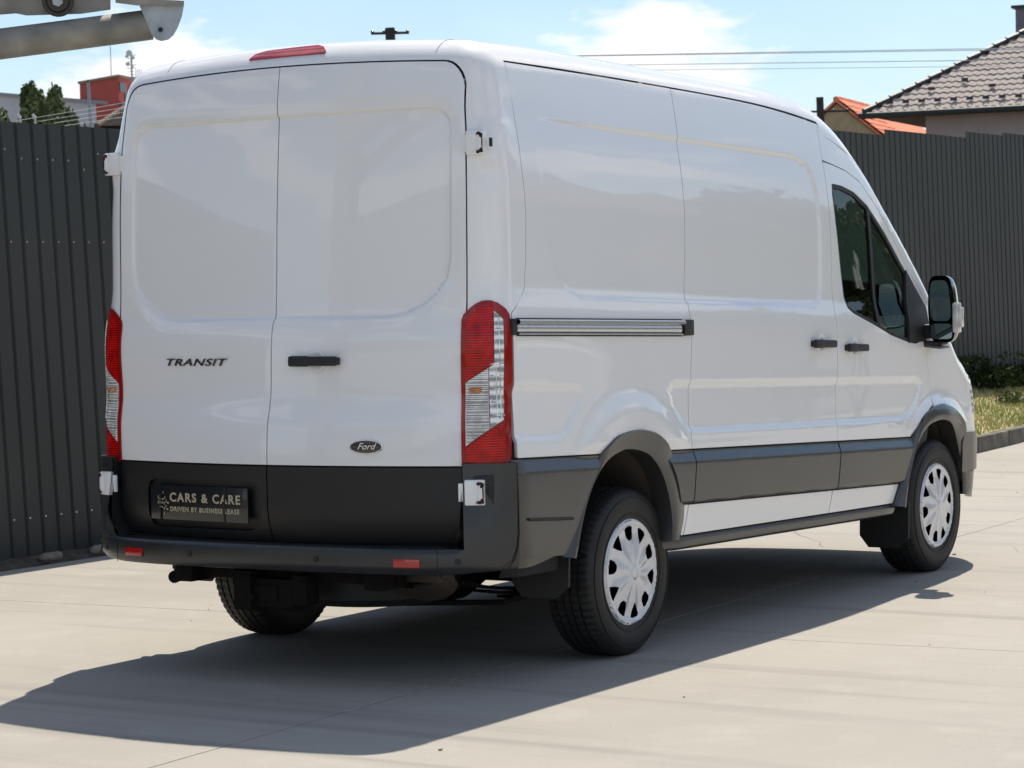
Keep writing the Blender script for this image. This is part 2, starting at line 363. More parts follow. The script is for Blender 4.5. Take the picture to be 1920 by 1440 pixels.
def patch(g,dom,outline,us,vs,holes=(),off=0.,flange=.016,mir=1,mi=0,hb=None,dz=None):
    """cut a panel from the body surface. outline/holes in the domain, us/vs the lattice lines"""
    us=np.asarray(us,float);vs=np.asarray(vs,float)
    hu=np.median(np.diff(us));hv=np.median(np.diff(vs));hb=hb or (hu,hv)
    out=densify(outline,(hb[0]*.8,hb[1]*.8));hl=[densify(h,(hb[0]*.8,hb[1]*.8)) for h in holes]
    U,V=np.meshgrid(us,vs);U=U.ravel();V=V.ravel()
    m=inpoly(U,V,out)
    for h in hl:m&=~inpoly(U,V,h)
    for Pg in [out]+hl:
        d=sdpoly(U/hb[0],V/hb[1],Pg/np.array(hb));m&=np.abs(d)>.55
    pts=np.vstack([out]+hl+[np.c_[U[m],V[m]]])
    ed=[];k=0
    for Pg in [out]+hl:
        n=len(Pg);ed+=[(k+i,k+(i+1)%n) for i in range(n)];k+=n
    sc=np.array([1/hb[0],1/hb[1]])
    vo,eo,fo,_,_,_=delaunay_2d_cdt([Vector(p*sc) for p in pts],ed,[],0,1e-5)
    vo=np.array([v[:] for v in vo])/sc;fo=np.array([list(f) for f in fo if len(f)==3])
    c=vo[fo].mean(1);keep=inpoly(c[:,0],c[:,1],out)
    for h in hl:keep&=~inpoly(c[:,0],c[:,1],h)
    tv=vo[fo];ar=(tv[:,1,0]-tv[:,0,0])*(tv[:,2,1]-tv[:,0,1])-(tv[:,1,1]-tv[:,0,1])*(tv[:,2,0]-tv[:,0,0])
    fo[ar<0]=fo[ar<0][:,::-1]
    fo=fo[keep];used=np.unique(fo);rm=-np.ones(len(vo),int);rm[used]=np.arange(len(used));fo=rm[fo];vo=vo[used]
    P,Nn=surf(dom,vo[:,0],vo[:,1],off)
    if dz is not None:
        def bump_(u,v):
            A_,n_=surf(dom,u,v,off);return A_+n_*dz(A_)[:,None]
        P=bump_(vo[:,0],vo[:,1]);Nn0=Nn;e_=.003
        du=bump_(vo[:,0]+e_,vo[:,1])-bump_(vo[:,0]-e_,vo[:,1]);dv_=bump_(vo[:,0],vo[:,1]+e_)-bump_(vo[:,0],vo[:,1]-e_)
        Nn=np.cross(du,dv_);Nn/=np.linalg.norm(Nn,axis=1)[:,None]+1e-12
        Nn=np.where(np.einsum('ij,ij->i',Nn,Nn0)[:,None]<0,-Nn,Nn)
    # orientation
    a,b_,c_=P[fo[:,0]],P[fo[:,1]],P[fo[:,2]]
    s=np.einsum('ij,ij->i',np.cross(b_-a,c_-a),Nn[fo[:,0]]);fo=fo[:,::-1] if s.sum()<0 else fo
    if mir<0:
        P=P*[-1,1,1];Nn=Nn*[-1,1,1];fo=fo[:,::-1]
    g.add(P,fo.tolist(),n=Nn,mi=mi)
    if flange:
        e={}
        for t in fo:
            for i in range(3):
                k=(t[i],t[(i+1)%3])
                if (k[1],k[0]) in e:del e[(k[1],k[0])]
                else:e[k]=1
        V2=[];F2=[];N2=[]
        for (i,j) in e:
            t=P[j]-P[i];nn=np.cross(t,Nn[i]);l=np.linalg.norm(nn);nn=nn/l if l>1e-9 else Nn[i]
            q=len(V2);V2+=[P[i],P[j],P[j]-Nn[j]*flange,P[i]-Nn[i]*flange];N2+=[nn]*4;F2.append((q+3,q+2,q+1,q))
        if V2:g.add(np.array(V2),F2,n=np.array(N2),mi=mi)
def lines(a,b,h,fine=()):
    """lattice lines every h, denser inside the intervals (lo,hi,step)"""
    x=list(np.arange(a,b+h*.5,h))
    for lo,hi,st in fine:
        x=[q for q in x if not(lo<=q<=hi)]+list(np.arange(max(lo,a),min(hi,b)+st*.5,st))
    return np.unique(np.round(x,5))
def ins(P,g=.0030):
    """shrink a panel outline by g for the gap between panels"""
    P=np.asarray(P,float);A=sum(P[i-1][0]*P[i][1]-P[i][0]*P[i-1][1] for i in range(len(P)));s=1 if A>0 else -1;o=[]
    for i in range(len(P)):
        a=P[i]-P[i-1];b=P[(i+1)%len(P)]-P[i];a/=np.linalg.norm(a)+1e-9;b/=np.linalg.norm(b)+1e-9
        n=np.array([-a[1]-b[1],a[0]+b[0]]);l=np.linalg.norm(n);n=n/l if l>1e-6 else n
        c=max(.45,n@np.array([-a[1],a[0]]));o.append(P[i]+s*n*g/c)
    return np.array(o)

VAN=thing('panel_van','large white panel van parked on the concrete, seen from its rear right corner','van',(0,1.55,0))
strip=lambda y:.8465-.0394*y
stripb=lambda y:.612-.038*y
sill=lambda y:.470-.0225*y
mould=pch([-.79,.52,1.315,1.70,2.03],[2.416,2.388,2.360,2.332,2.296])
SEAM_R=[(.415,.470),(.445,.59),(.472,.83),(.478,1.0),(.497,1.18),(.511,1.30),(.516,1.345),(.503,1.43),(.505,1.455),(.53,1.65),(.54,1.85),(.547,2.19),(.565,2.386)]
SEAM_F=[(2.03,2.296),(2.012,2.119),(2.008,1.80),(2.006,1.554),(2.005,1.298),(2.005,1.093),(1.992,.95),(1.960,.768),(1.925,.55),(1.885,.431)]
ARO=[(-.62,.475),(-.611,.493),(-.569,.563),(-.507,.664),(-.447,.744),(-.383,.814),(-.293,.889),(-.189,.931),(-.032,.943),(.105,.924),(.207,.879),(.295,.805),(.357,.716),(.390,.61),(.392,.53),(.370,.455)]
ARI=[(-.555,.462),(-.539,.500),(-.512,.575),(-.476,.651),(-.428,.722),(-.354,.791),(-.249,.843),(-.104,.866),(.031,.845),(.135,.788),(.203,.705),(.242,.61),(.256,.53),(.250,.455)]
FRO=[(2.655,.400),(2.734,.524),(2.811,.641),(2.883,.731),(2.96,.803),(3.088,.857),(3.278,.883),(3.441,.858),(3.577,.800),(3.67,.715),(3.73,.60),(3.755,.48),(3.755,.40)]
FRI=[(2.744,.385),(2.773,.485),(2.835,.602),(2.906,.693),(2.985,.748),(3.086,.786),(3.232,.803),(3.353,.787),(3.467,.738),(3.553,.662),(3.61,.56),(3.635,.47),(3.635,.38)]
def rs(Q,n=26):
    Q=np.array(Q);d=np.r_[0,np.cumsum(np.hypot(*np.diff(Q,axis=0).T))];t=np.linspace(0,d[-1],n);a=pch(d,Q[:,0]);b=pch(d,Q[:,1]);return np.c_[a(t),b(t)]
HR=[(-.60,.2)]+[tuple(q) for q in rs(ARO)*.6+rs(ARI)*.4]+[(.31,.2)]
HF=[(2.69,.2)]+[tuple(q) for q in rs(FRO)*.6+rs(FRI)*.4]+[(3.71,.2)]
QL=[(-.79,2.414),(-.798,2.2),(-.800,2.03),(-.79,1.825),(-.80,1.65),(-.822,1.536),(-.935,1.441)]
Z1=[(.84,1.16,.009),(1.16,1.33,.03),(1.33,1.45,.012),(1.45,1.53,.006),(2.10,2.22,.006)]
# --- quarter panels and the rest of the fixed body
body=G()
shell=G()
for s in (1,-1):
    ysl=lines(-1.0,.6,.03,[(-.72,-.40,.015)]);zsl=lines(.40,2.45,.03,Z1)
    top=[(y,float(mould(y))) for y in np.linspace(.565,-.79,12)]
    if s>0:
        quarter=top+QL[1:]+[(-.940,.885),(-.93,float(strip(-.93)))]+[(.472,float(strip(.472)))]+SEAM_R[3:-1]
        patch(body,'side',ins(quarter),ysl,zsl,holes=[HR])
        patch(body,'side',ins([(.30,stripb(.3)),(.30,sill(.3)),(.415,sill(.415)),(.445,stripb(.445))]),lines(.2,.5,.03),lines(.4,.65,.02),holes=[HR])
        capp=[(2.012,2.119),(2.03,2.296)]+[(y,float(PZ(y))) for y in (2.10,2.2,2.35,2.5,2.65,2.8,2.95,3.1,3.25,3.38)]+[(3.42,1.33),(3.27,1.372),(3.224,1.434),(2.995,1.602),(2.8,1.765),(2.611,1.91),(2.432,2.026),(2.278,2.075),(2.124,2.101)]
        patch(body,'side',ins(capp,.0015),lines(2,3.5,.03),lines(1.3,2.35,.03))
        patch(body,'edge',[(y,np.degrees(np.arctan2(float(mould(y))+.004-float(PZ(y)),.145))) for y in np.linspace(-.79,2.03,30)]+[(2.08,0),(3.39,0),(3.39,90),(-.79,90)],lines(-.79,3.4,.035),lines(0,90,5),flange=0,hb=(.035,5))
    else:
        full=[(y,float(mould(y))) for y in np.linspace(2.03,-.79,20)]+[(-.79,1.5),(-.935,1.441),(-.94,.88),(-.93,.47),(2.0,.42),(2.0,2.1)]
        patch(body,'side',full,lines(-1,2.05,.05,[(-.72,-.40,.02)]),lines(.4,2.45,.05),holes=[HR],mir=-1)
        capp=[(1.99,2.112),(2.03,2.296)]+[(y,float(PZ(y))) for y in (2.10,2.2,2.35,2.5,2.65,2.8,2.95,3.1,3.25,3.38)]+[(3.42,1.33),(3.27,1.372),(3.224,1.434),(2.995,1.602),(2.8,1.765),(2.611,1.91),(2.432,2.026),(2.278,2.075),(2.124,2.101)]
        patch(body,'side',ins(capp,.0015),lines(2,3.5,.05),lines(1.3,2.35,.05),mir=-1)
        patch(body,'edge',[(y,np.degrees(np.arctan2(float(mould(y))+.004-float(PZ(y)),.145))) for y in np.linspace(-.79,2.03,30)]+[(2.08,0),(3.39,0),(3.39,90),(-.79,90)],lines(-.79,3.4,.035),lines(0,90,5),flange=0,hb=(.035,5),mir=-1)
    # front wing
    wing=[(3.178,strip(3.16)),(3.175,.935),(3.157,1.075),(3.145,1.18),(3.205,1.225),(3.42,1.33)]+[(y,float(PZ(y))) for y in (3.5,3.6,3.75)]+[(3.75,.70)]
    patch(body,'side',wing,lines(3.1,3.8,.03),lines(.6,1.4,.03),holes=[HF],mir=s)
    patch(body,'edge',[(3.39,0),(4.0,0),(4.0,90),(3.39,90)],lines(3.39,4.0,.05),lines(0,90,7),flange=0,hb=(.05,7),mir=s)
    patch(body,'nose',[(-0,.70),(0,1.08),(90,1.08),(90,.70)],lines(0,90,5),lines(.70,1.08,.04),flange=0,hb=(5,.04),mir=s)
# doors of the rear: edge curve
def door_edge():
    P=[(.852,.56),(.850,.855),(.858,1.1),(.862,1.5),(.862,1.9),(.856,2.15),(.848,2.24)]
    for a in np.linspace(15,90,8): P.append((.74+.108*math.cos(R(a))**.85 if a<90 else .74,2.29+.130*math.sin(R(a))))
    return P
DE=door_edge();DTOP=[(x,2.441-.038*x*x) for x in (.6,.45,.3,.15,.0)]
# frame round the rear doors, corners
def to_corner(x,z):
    P,_=surf('rear',[x],[z]);P=P[0];return math.degrees(math.atan2(P[0]-PVX,-(P[1]-PVY)))
def to_ball(x,z):
    P,_=surf('rear',[x],[z]);P=P[0];a=math.degrees(math.atan2(P[0]-PVX,-(P[1]-PVY)));e=math.degrees(math.atan2(P[2]-PZR,math.hypot(P[0]-PVX,P[1]-PVY)));return a,e
xe=np.interp(PZR,[p[1] for p in DE],[p[0] for p in DE])
for s in (1,-1):
    co=[(to_corner(x,z),z) for x,z in DE if .8<z<PZR and z!=.56]+[(to_corner(xe,PZR),PZR),(90,PZR)]
    ql=[]
    for y,z in QL[::1]:
        if z<PZR:
            P,_=surf('side',[y],[z]);P=P[0];ql.append((math.degrees(math.atan2(P[0]-PVX,-(P[1]-PVY))),z))
    co+=ql+[(ql[-1][0],1.40),(50,1.38),(50,.87)]
    patch(body,'corner',co,lines(0,92,4),lines(.8,PZR,.03),flange=0,hb=(4,.03),mir=s)
    ba=[(90,0),(90,90),(0,90)]
    top_e=to_ball(.75,DE[-1][1])
    arc=[to_ball(x,z) for x,z in DE if z>PZR][::-1]
    arc=[(max(0,a),e) for a,e in arc];arc[0]=(0.,arc[0][1])
    ba+=arc+[(to_corner(xe,PZR),0)]
    patch(body,'ball',ba,lines(0,90,4.5),lines(0,90,4.5),flange=0,hb=(4.5,4.5),mir=s)
hd=[(x,to_ball(min(x,.7499),z)[1] if True else 0) for x,z in DTOP]
def hdr_e(x):
    z=2.441-.038*x*x if abs(x)<.6 else 2.42+ (2.441-.038*.36-2.42)*(.75-abs(x))/.15
    P,_=surf('rear',[x],[z]);return math.degrees(math.atan2(P[0][2]-PZR,PVY-P[0][1]))
xs_=np.linspace(-.75,.75,31)
patch(body,'header',[(x,hdr_e(x)) for x in xs_]+[(x,90) for x in xs_[::-1]],lines(-.75,.75,.05),lines(0,90,5),flange=0,hb=(.05,5))
# roof, bonnet
patch(body,'top',[(-.75,-.79),(.75,-.79),(.75,2.25),(.5,2.22),(0,2.18),(-.5,2.22),(-.75,2.25)],lines(-.75,.75,.075),lines(-.8,2.3,.075),flange=0)
patch(body,'top',[(-.75,3.58),(0,3.66),(.75,3.58),(.75,4.0),(-.75,4.0)],lines(-.75,.75,.075),lines(3.5,4.0,.05),flange=0)
patch(body,'front',[(-.55,.70),(.55,.70),(.55,1.08),(-.55,1.08)],lines(-.55,.55,.1),lines(.7,1.08,.06),flange=0)
patch(body,'top',[(-.70,4.0),(.70,4.0),(.55,4.19),(0,4.26),(-.55,4.19)],lines(-.7,.7,.07),lines(4,4.27,.04),flange=0)
BODY=body.build('body',M_PAINT,VAN)
# dark inner shell that closes the panel gaps, and the load floor
WIN=[(2.074,2.004),(2.10,2.006),(2.199,1.998),(2.34,1.971),(2.498,1.908),(2.721,1.764),(2.986,1.569),(3.101,1.477),(3.206,1.392),(3.190,1.296),(3.125,1.222),(2.993,1.205),(2.882,1.218),(2.666,1.258),(2.465,1.313),(2.222,1.376),(2.165,1.403),(2.137,1.45),(2.107,1.605),(2.071,1.811),(2.062,1.95)]
inner=G()
for s in (1,-1):
    for dom,o_,hs,u,v in (('side',[(-.93,.42),(3.35,.42),(3.35,1.4),(3.2,1.50),(2.45,2.05),(2.05,2.29),(-.79,2.41),(-.79,1.5),(-.93,1.44)],[HR,HF,WIN],lines(-1,3.4,.08),lines(.4,2.45,.08)),
                      ('corner',[(0,.45),(90,.45),(90,2.3),(0,2.3)],[],lines(0,90,10),lines(.4,2.3,.1))):
        patch(inner,dom,o_,u,v,holes=hs,off=-.018,flange=0,mir=s)
patch(inner,'rear',[(-.80,.45),(.80,.45),(.80,2.40),(-.80,2.40)],lines(-.8,.8,.08),lines(.4,2.45,.08),off=-.018,flange=0)
inner.add([(-.95,-1.0,.46),(.95,-1.0,.46),(.95,2.6,.40),(-.95,2.6,.40)],[(0,1,2,3)])
inner.add([(-.94,2.02,.45),(.94,2.02,.45),(.90,2.02,2.3),(-.90,2.02,2.3)],[(0,1,2,3)])
inner.build('inner_shell',M_DARK,VAN)
# --- sliding door and cab doors
sd_top=[(y,float(mould(y))) for y in np.linspace(.565,2.03,14)]
slide=SEAM_R[2:]+sd_top[1:]+SEAM_F[1:8]+[(1.960,strip(1.96)),(.472,strip(.472))]
g=G();patch(g,'side',ins(slide),lines(.4,2.1,.03,[(1.74,1.93,.007)]),lines(.7,2.45,.03,Z1))
patch(g,'side',ins([(.445,stripb(.445)-.001),(.418,sill(.418)),(1.887,sill(1.887)),(1.915,stripb(1.915)-.001)]),lines(.4,2,.06),lines(.4,.63,.02))
SLIDE=g.build('sliding_door',M_PAINT,VAN)
CDT_=[(1.990,.95),(2.005,1.093),(2.005,1.298),(2.006,1.554),(2.008,1.80),(2.012,2.113),(2.124,2.099),(2.278,2.073),(2.432,2.024),(2.611,1.908),(2.8,1.763),(2.995,1.600),(3.224,1.432),(3.268,1.366),(3.205,1.225),(3.145,1.18),(3.157,1.075),(3.175,.935),(3.165,.885),(3.05,.84),(2.96,.80),(2.872,.733),(1.960,.769)]
for s in (1,-1):
    g=G();patch(g,'side',ins(CDT_),lines(1.9,3.3,.03),lines(.7,2.15,.03,Z1[:2]),holes=[WIN],mir=s)
    patch(g,'side',ins([(1.918,stripb(1.918)-.001),(1.889,sill(1.889)),(2.72,sill(2.72)),(2.765,stripb(2.765)-.001)]),lines(1.8,2.8,.06),lines(.36,.6,.02),holes=[HF],mir=s)
    CD=g.build('cab_door',M_PAINT,VAN)
    if s>0:CABDOOR=CD
    gl=G();wi=ins(WIN,-.004);patch(gl,'side',wi,lines(2,3.3,.08),lines(1.1,2.1,.08),off=-.010,flange=0,mir=s)
    W=gl.build('window_pane',M_GLASS,CD)
    fr=G();patch(fr,'side',ins(WIN,-.001),lines(2,3.3,.04),lines(1.1,2.1,.04),holes=[ins(WIN,.020)],off=-.004,flange=.02,mir=s)
    # divider bar and the black sail panel the mirror stands on
    patch(fr,'side',[(2.486,1.93),(2.515,1.915),(2.545,1.28),(2.515,1.29)],lines(2.4,2.6,.02),lines(1.2,2,.05),off=-.003,flange=.02,mir=s)
    patch(fr,'side',[(2.97,1.585),(3.21,1.395),(3.195,1.296),(3.13,1.215),(2.90,1.212),(2.93,1.40)],lines(2.8,3.3,.04),lines(1.1,1.6,.04),off=.004,flange=.02,mir=s)
    fr.build('window_seal',M_RUB,CD)
ws=G();patch(ws,'top',[(-.74,2.26),(-.5,2.225),(0,2.19),(.5,2.225),(.74,2.26),(.74,3.52),(.5,3.60),(0,3.65),(-.5,3.60),(-.74,3.52)],lines(-.75,.75,.1),lines(2.2,3.7,.1),off=-.004,flange=0)
ws.build('windscreen',M_GLASS,VAN)
# --- rear doors
for s in (1,-1):
    up=[(.0028,.862)]+[(x,z) for x,z in [( .849,.862)]+DE[2:]]+DTOP[:-1]+[(.0028,2.441)]
    # gap against the frame: pull outline in a little
    g=G();patch(g,'rear',ins(up,.003) if False else np.array([(max(.0028,x-.0065) if x>.2 else x,z-.006 if z>2.2 else z) for x,z in up]),lines(0,.87,.025,[(.50,.76,.014),(.76,.81,.005)]),lines(.85,2.45,.025,[(.9,1.2,.015),(1.40,1.60,.008),(2.19,2.26,.005)]),mir=s)
    RD=g.build('rear_door',M_PAINT,VAN)
    lo=[(.0028,.855),(.846,.855),(.850,.70),(.850,.60),(.835,.575),(.80,.565),(.0028,.555)]
    c=G()
    if s>0:patch(c,'rear',lo,lines(0,.86,.04),lines(.5,.87,.02),off=.004,mir=1)
    else:
        ph=[(.060,.615),(.035,.64),(.030,.735),(.050,.782),(.085,.795),(.62,.792),(.655,.78),(.668,.755),(.672,.64),(.66,.60),(.62,.592),(.10,.595)]
        patch(c,'rear',lo,lines(0,.86,.04),lines(.5,.87,.02),holes=[ph],off=.004,flange=.022,mir=-1)
        patch(c,'rear',ins(ph,-.003),lines(0,.7,.05),lines(.58,.8,.03),off=-.014,flange=0,mir=-1)
    c.build('lower_cladding',M_CLADR,RD)
    if s>0:RDR=RD
    else:RDL=RD
# --- side cladding strips
def cladpatch(o_,name,par,hs=(),s=1,off=.006,m=M_CLAD,fl=.008):
    g=G();patch(g,'side',ins(o_,.003),lines(-1.05,3.3,.04),lines(.4,.95,.0125),holes=hs,off=off,flange=fl,mir=s,
                dz=lambda P:.019*sst((strip(P[:,1])-P[:,2]),.0,.060)*sst(P[:,2]-(stripb(P[:,1])-.2*(P[:,1]<0)),-.01,.02))
    return g.build(name,m,par)
for s in (1,-1):
    cladpatch([(-.978,.885),(-.990,.70),(-.985,.60),(-.966,.500),(-.62,.481),(-.45,.60),(-.30,.862-.003)]+[(-.30,strip(-.3))],'side_cladding',VAN,[HR],s)
    g=G();patch(g,'side',[(-.966,.496),(-.935,.452),(-.80,.456),(-.70,.470),(-.64,.480)],lines(-1,-.6,.03),lines(.44,.5,.012),off=-.006,flange=.03,mir=s);g.build('lower_quarter_trim',M_CLAD,VAN)
    cladpatch([(.2,strip(.2)),(.2,stripb(.2)),(.447,stripb(.447)),(.470,strip(.47))],'side_cladding',VAN,[HR],s)
    cladpatch([(.472,strip(.472)),(.449,stripb(.449)),(1.922,stripb(1.922)),(1.957,strip(1.957))],'door_cladding',SLIDE if s>0 else VAN,(),s)
    cladpatch([(1.961,strip(1.961)),(1.926,stripb(1.926)),(2.80,stripb(2.80)),(2.95,strip(2.95))],'door_cladding',CABDOOR if s>0 else VAN,[HF],s)
    g=G();P_,n_=surf('side',[-.908,-.80,-.70,-.58],[.648,.640,.632,.624],.0285)
    P_=P_*[s,1,1];g.tube([p for p in P_],.0065,6);g.build('trim_slot',M_RUB,VAN)
    # skirt
    g=G();prof=[(.965,.012),(.995,.010),(1.008,-.002),(1.010,-.018),(1.004,-.034),(.985,-.046),(.94,-.05)]
    Pg=[]
    for y in np.linspace(.262,2.735,26):
        e=min(1,(y-.262)/.06,(2.735-y)/.05);e=max(.0,e)
        zt=sill(y)-.014;Pg.append([((x-(1-e)*.03)*s,y,zt+dz_) for x,dz_ in prof])
    g.grid(Pg);g.build('side_step',M_CLAD,VAN)
    # wheel arch trims
    for O_,I_ in ((ARO,ARI),(FRO,FRI)):
        Oo=rs(O_,40);Ii=rs(I_,40);rows=[]
        for k,(o_,i_) in enumerate(zip(Oo,Ii)):
            row=[]
            xo=surf('side',[min(o_[0],3.72)],[max(o_[1],.47)])[0][0][0]
            xi=1.040 if O_ is ARO else 1.040-.05*sst(np.array(o_[0]),3.35,3.75)
            for t,dx in ((-.02,-.012),(0,.004),(.06,.012)):
                q=o_+(i_-o_)*t;row.append(((xo+dx)*s,q[0],q[1]))
            for t in (.3,.6,.9): 
                q=o_+(i_-o_)*t;row.append((float((xo+.012)*(1-sst(np.array(t),0,.7))+xi*sst(np.array(t),0,.7))*s,q[0],q[1]))
            row.append(((xi-.006)*s,i_[0],i_[1]));row.append(((xi-.05)*s,i_[0],i_[1]));row.append(((xi-.09)*s,i_[0],i_[1]))
            rows.append(row)
        g=G();g.grid(rows);o=g.build('wheel_arch_trim',M_CLAD,VAN,smooth=50)
        # housing behind
        lin=[]
        for x in (.98,.80,.62):
            lin.append([(x*s,q[0]+(.0 if O_ is ARO else 0),q[1]+.01) for q in Ii])
        g=G();g.grid(lin);cy=(Ii[0][0]+Ii[-1][0])/2;pts=[(.62*s,q[0],q[1]+.01) for q in Ii]+[(.62*s,cy,.40)];n=len(Ii)
        g.add(pts,[(i,i+1,n) for i in range(n-1)]);g.build('wheel_housing',M_LINER,VAN)
# mudflaps
for s in (1,-1):
    for (y,z0,z1,x0,x1) in ((-.56,.300,.50,.74,1.005),(2.86,.165,.40,.73,1.0)):
        g=G();poly=[(x0,z1),(x0,z0+.06),(x0+.05,z0),(x1-.06,z0),(x1,z0+.05),(x1,z1)]
        for yy in (y,y+.008):pass
        pl_=[Vector((x*s,y-(z1-z)*.06,z)) for x,z in poly];g.prism(pl_,Vector((0,0,0)),Vector((0,.012,0)));fixnormals(g.build('mud_flap',M_RUB,VAN))
# --- rail of the sliding door
g=G()
def railx(y,z): return surf('side',[y],[z])[0][0][0]
rl=lambda y,t:(1.419-.0255*(y+.94))*(1-t)+(1.358-.0285*(y+.94))*t
for t0,t1,xo in ((0.0,.36,.024),(.34,.84,.011),(.86,1.0,.019)):
    Pg=[]
    for y in np.linspace(-.92,.42 if t0==0 or t0==.9 else .405,16):
        xb=railx(y,rl(y,.5));za,zb=rl(y,t0),rl(y,t1);zm=(za+zb)/2;h=(za-zb)/2
        Pg.append([(xb-.01,y,za),(xb+xo*.7,y,za-h*.1),(xb+xo,y,zm+h*.4),(xb+xo,y,zm-h*.4),(xb+xo*.7,y,zb+h*.1),(xb-.01,y,zb)])
    g.grid(Pg)
RAIL=g.build('door_rail',M_ALU,VAN,smooth=40)
for y0,y1 in ((-.952,-.918),(.425,.510)):
    for k in (0,):
        g=G()
        ym=(y0+y1)/2;xb=railx(ym,rl(ym,.5));g.box((xb+.006,ym,rl(ym,.5)),(.018,y1-y0,rl(ym,0)-rl(ym,1)+.002),bev=.005);g.build('rail_end_cap',M_RUB,RAIL)
g=G();Pg=[]
for y in np.linspace(-.92,.42,10):
    xb=railx(y,rl(y,.5));Pg.append([(xb+.003,y,rl(y,-.06)),(xb+.004,y,rl(y,1.08))])
g.grid(Pg);g.build('rail_recess',M_DARK,RAIL)
# --- handles
def handle(c,n,t,lenx,h,par,cup=True):
    """c centre, n outward normal, t along"""
    c=Vector(c);n=Vector(n).normalized();t=Vector(t).normalized();u=n.cross(t).normalized();M3=Matrix((t,n,u)).transposed()
    if cup:
        g=G();V=[c-n*.001];k=24
        for r_,dn in ((1.04,.0008),(.95,.0075),(.82,.0070),(.55,.0012)):
            for i in range(k):
                a=2*math.pi*i/k;V.append(c+t*math.cos(a)*lenx*.19*r_+u*math.sin(a)*h*1.22*r_+n*dn)
        F_=[]
        for j in range(3):
            for i in range(k):F_.append((1+j*k+i,1+j*k+(i+1)%k,1+(j+1)*k+(i+1)%k,1+(j+1)*k+i))
        F_+=[(1+3*k+i,1+3*k+(i+1)%k,0) for i in range(k)]
        g.add([v[:] for v in V],F_);o=g.build('handle_cup',M_PAINT,par);fixnormals(o)
    g=G();g.box(c+n*.023,(lenx,.019,h),rot=M3,bev=.0092);g.box(c+n*.022-t*lenx*.29,(lenx*.42,.024,h*1.12),rot=M3,bev=.010)
    for q in (-1,1):g.box(c+t*q*lenx*.40+n*.012,(.045,.034,h*.8),rot=M3,bev=.006)
    g.build('door_handle',M_RUB,par)
P_,n_=surf('rear',[.214],[1.268]);handle(P_[0],n_[0],(1,0,0),.232,.038,RDR)
P_,n_=surf('side',[1.825],[1.240]);handle(P_[0],n_[0],(0,1,-.033),.235,.036,SLIDE)
P_,n_=surf('side',[2.203],[1.210]);handle(P_[0],n_[0],(0,1,-.033),.225,.036,CABDOOR)
# --- tail lamps
TL_out=[(19.51,1.4196),(21.07,1.4397),(26.44,1.4646),(31.05,1.4803),(35.52,1.4904),(39.44,1.4925),(43.39,1.4915),(48.38,1.4822),(54.44,1.4586),(57.33,1.4379),(57.97,1.3844),(58.06,1.2111),(56.11,1.0282),(54.45,.8914),(51.85,.8668),(49.31,.8573),(35.32,.855),(20.2,.8532),(18.24,.8568),(18.53,1.0338),(18.55,1.1859),(19.16,1.3384)]
TL_rt=[(22.7,1.4081),(24.75,1.4267),(28.43,1.4492),(35.41,1.4712),(40.28,1.4751),(43.97,1.4701),(44.02,1.4549),(42.99,1.2546),(39.07,1.2399),(30.85,1.213),(22.22,1.1857),(22.34,1.2874)]
TL_ci=[(38.9,1.0020),(30.32,.9713),(21.8,.9382),(21.93,1.0589),(22.29,1.1796),(29.35,1.203),(39.2,1.2345)]
TL_co=[(44.57,1.4513),(47.84,1.4387),(51.24,1.4184),(50.79,1.2838),(49.22,1.0376),(44.54,1.0209),(39.5,1.0045),(39.8,1.2365),(43.56,1.2484),(43.86,1.3357)]
TL_rl=[(21.76,.9301),(30.29,.9632),(38.74,.9935),(44.5,1.0127),(49.35,1.0259),(50.31,1.0094),(50.36,.9381),(49.64,.8826),(47.61,.8689),(34.46,.8663),(21.44,.8649)]
for s in (1,-1):
    g=G();patch(g,'corner',TL_out,lines(15,60,2.5),lines(.84,1.5,.03),off=.007,flange=.028,mir=s,hb=(2.5,.03));T=g.build('tail_light',M_LRIM,VAN)
    for nm,o_,m_ in (('red_lens',TL_rt,M_LRED),('clear_lens',TL_ci,M_LCLR),('reversing_lens',TL_co,M_LCL2),('lower_red_lens',TL_rl,M_LRED)):
        g=G();patch(g,'corner',o_,lines(15,60,2.5),lines(.84,1.5,.03),off=.0105,flange=.004,mir=s,hb=(2.5,.03));g.build(nm,m_,T)
    # chrome cells of the reversing strip and the amber bulb
    g=G()
    for z in (1.43,1.385,1.34,1.295,1.25,1.205,1.155,1.105,1.055):
        a0=44.6 if z>1.25 else 40.2;ph=np.linspace(a0,50.3,5);P_,n_=surf('corner',ph,[z]*5,.0115);g.tube([p*[s,1,1] for p in P_],.0022,5)
    for a in (44.9,47.6):
        zz=np.linspace(1.03,1.44 if a>45 else 1.24,8);P_,n_=surf('corner',[a]*8,zz,.0115);g.tube([p*[s,1,1] for p in P_],.0018,5)
    g.build('lens_grid',M_CHROME,T)
    P_,n_=surf('corner',[25,30,34],[1.155,1.15,1.155],.0125);g=G();g.tube([p*[s,1,1] for p in P_],[.006,.012,.008],8);g.build('amber_bulb',M_AMB,T)
    g=G()
    for z in np.arange(.955,1.20,.0125):
        a1=22+ (z-.938)*270 if z<1.0 else 38.6
        a0=22.3 if z<1.18 else 22.3+(z-1.18)*300
        if a1-a0<2:continue
        P_,n_=surf('corner',np.linspace(a0+.5,min(a1,38.6),4),[z]*4,.0112);g.tube([p*[s,1,1] for p in P_],.0016,4,cap=False)
    g.build('lens_ribs',M_DCHROME,T)
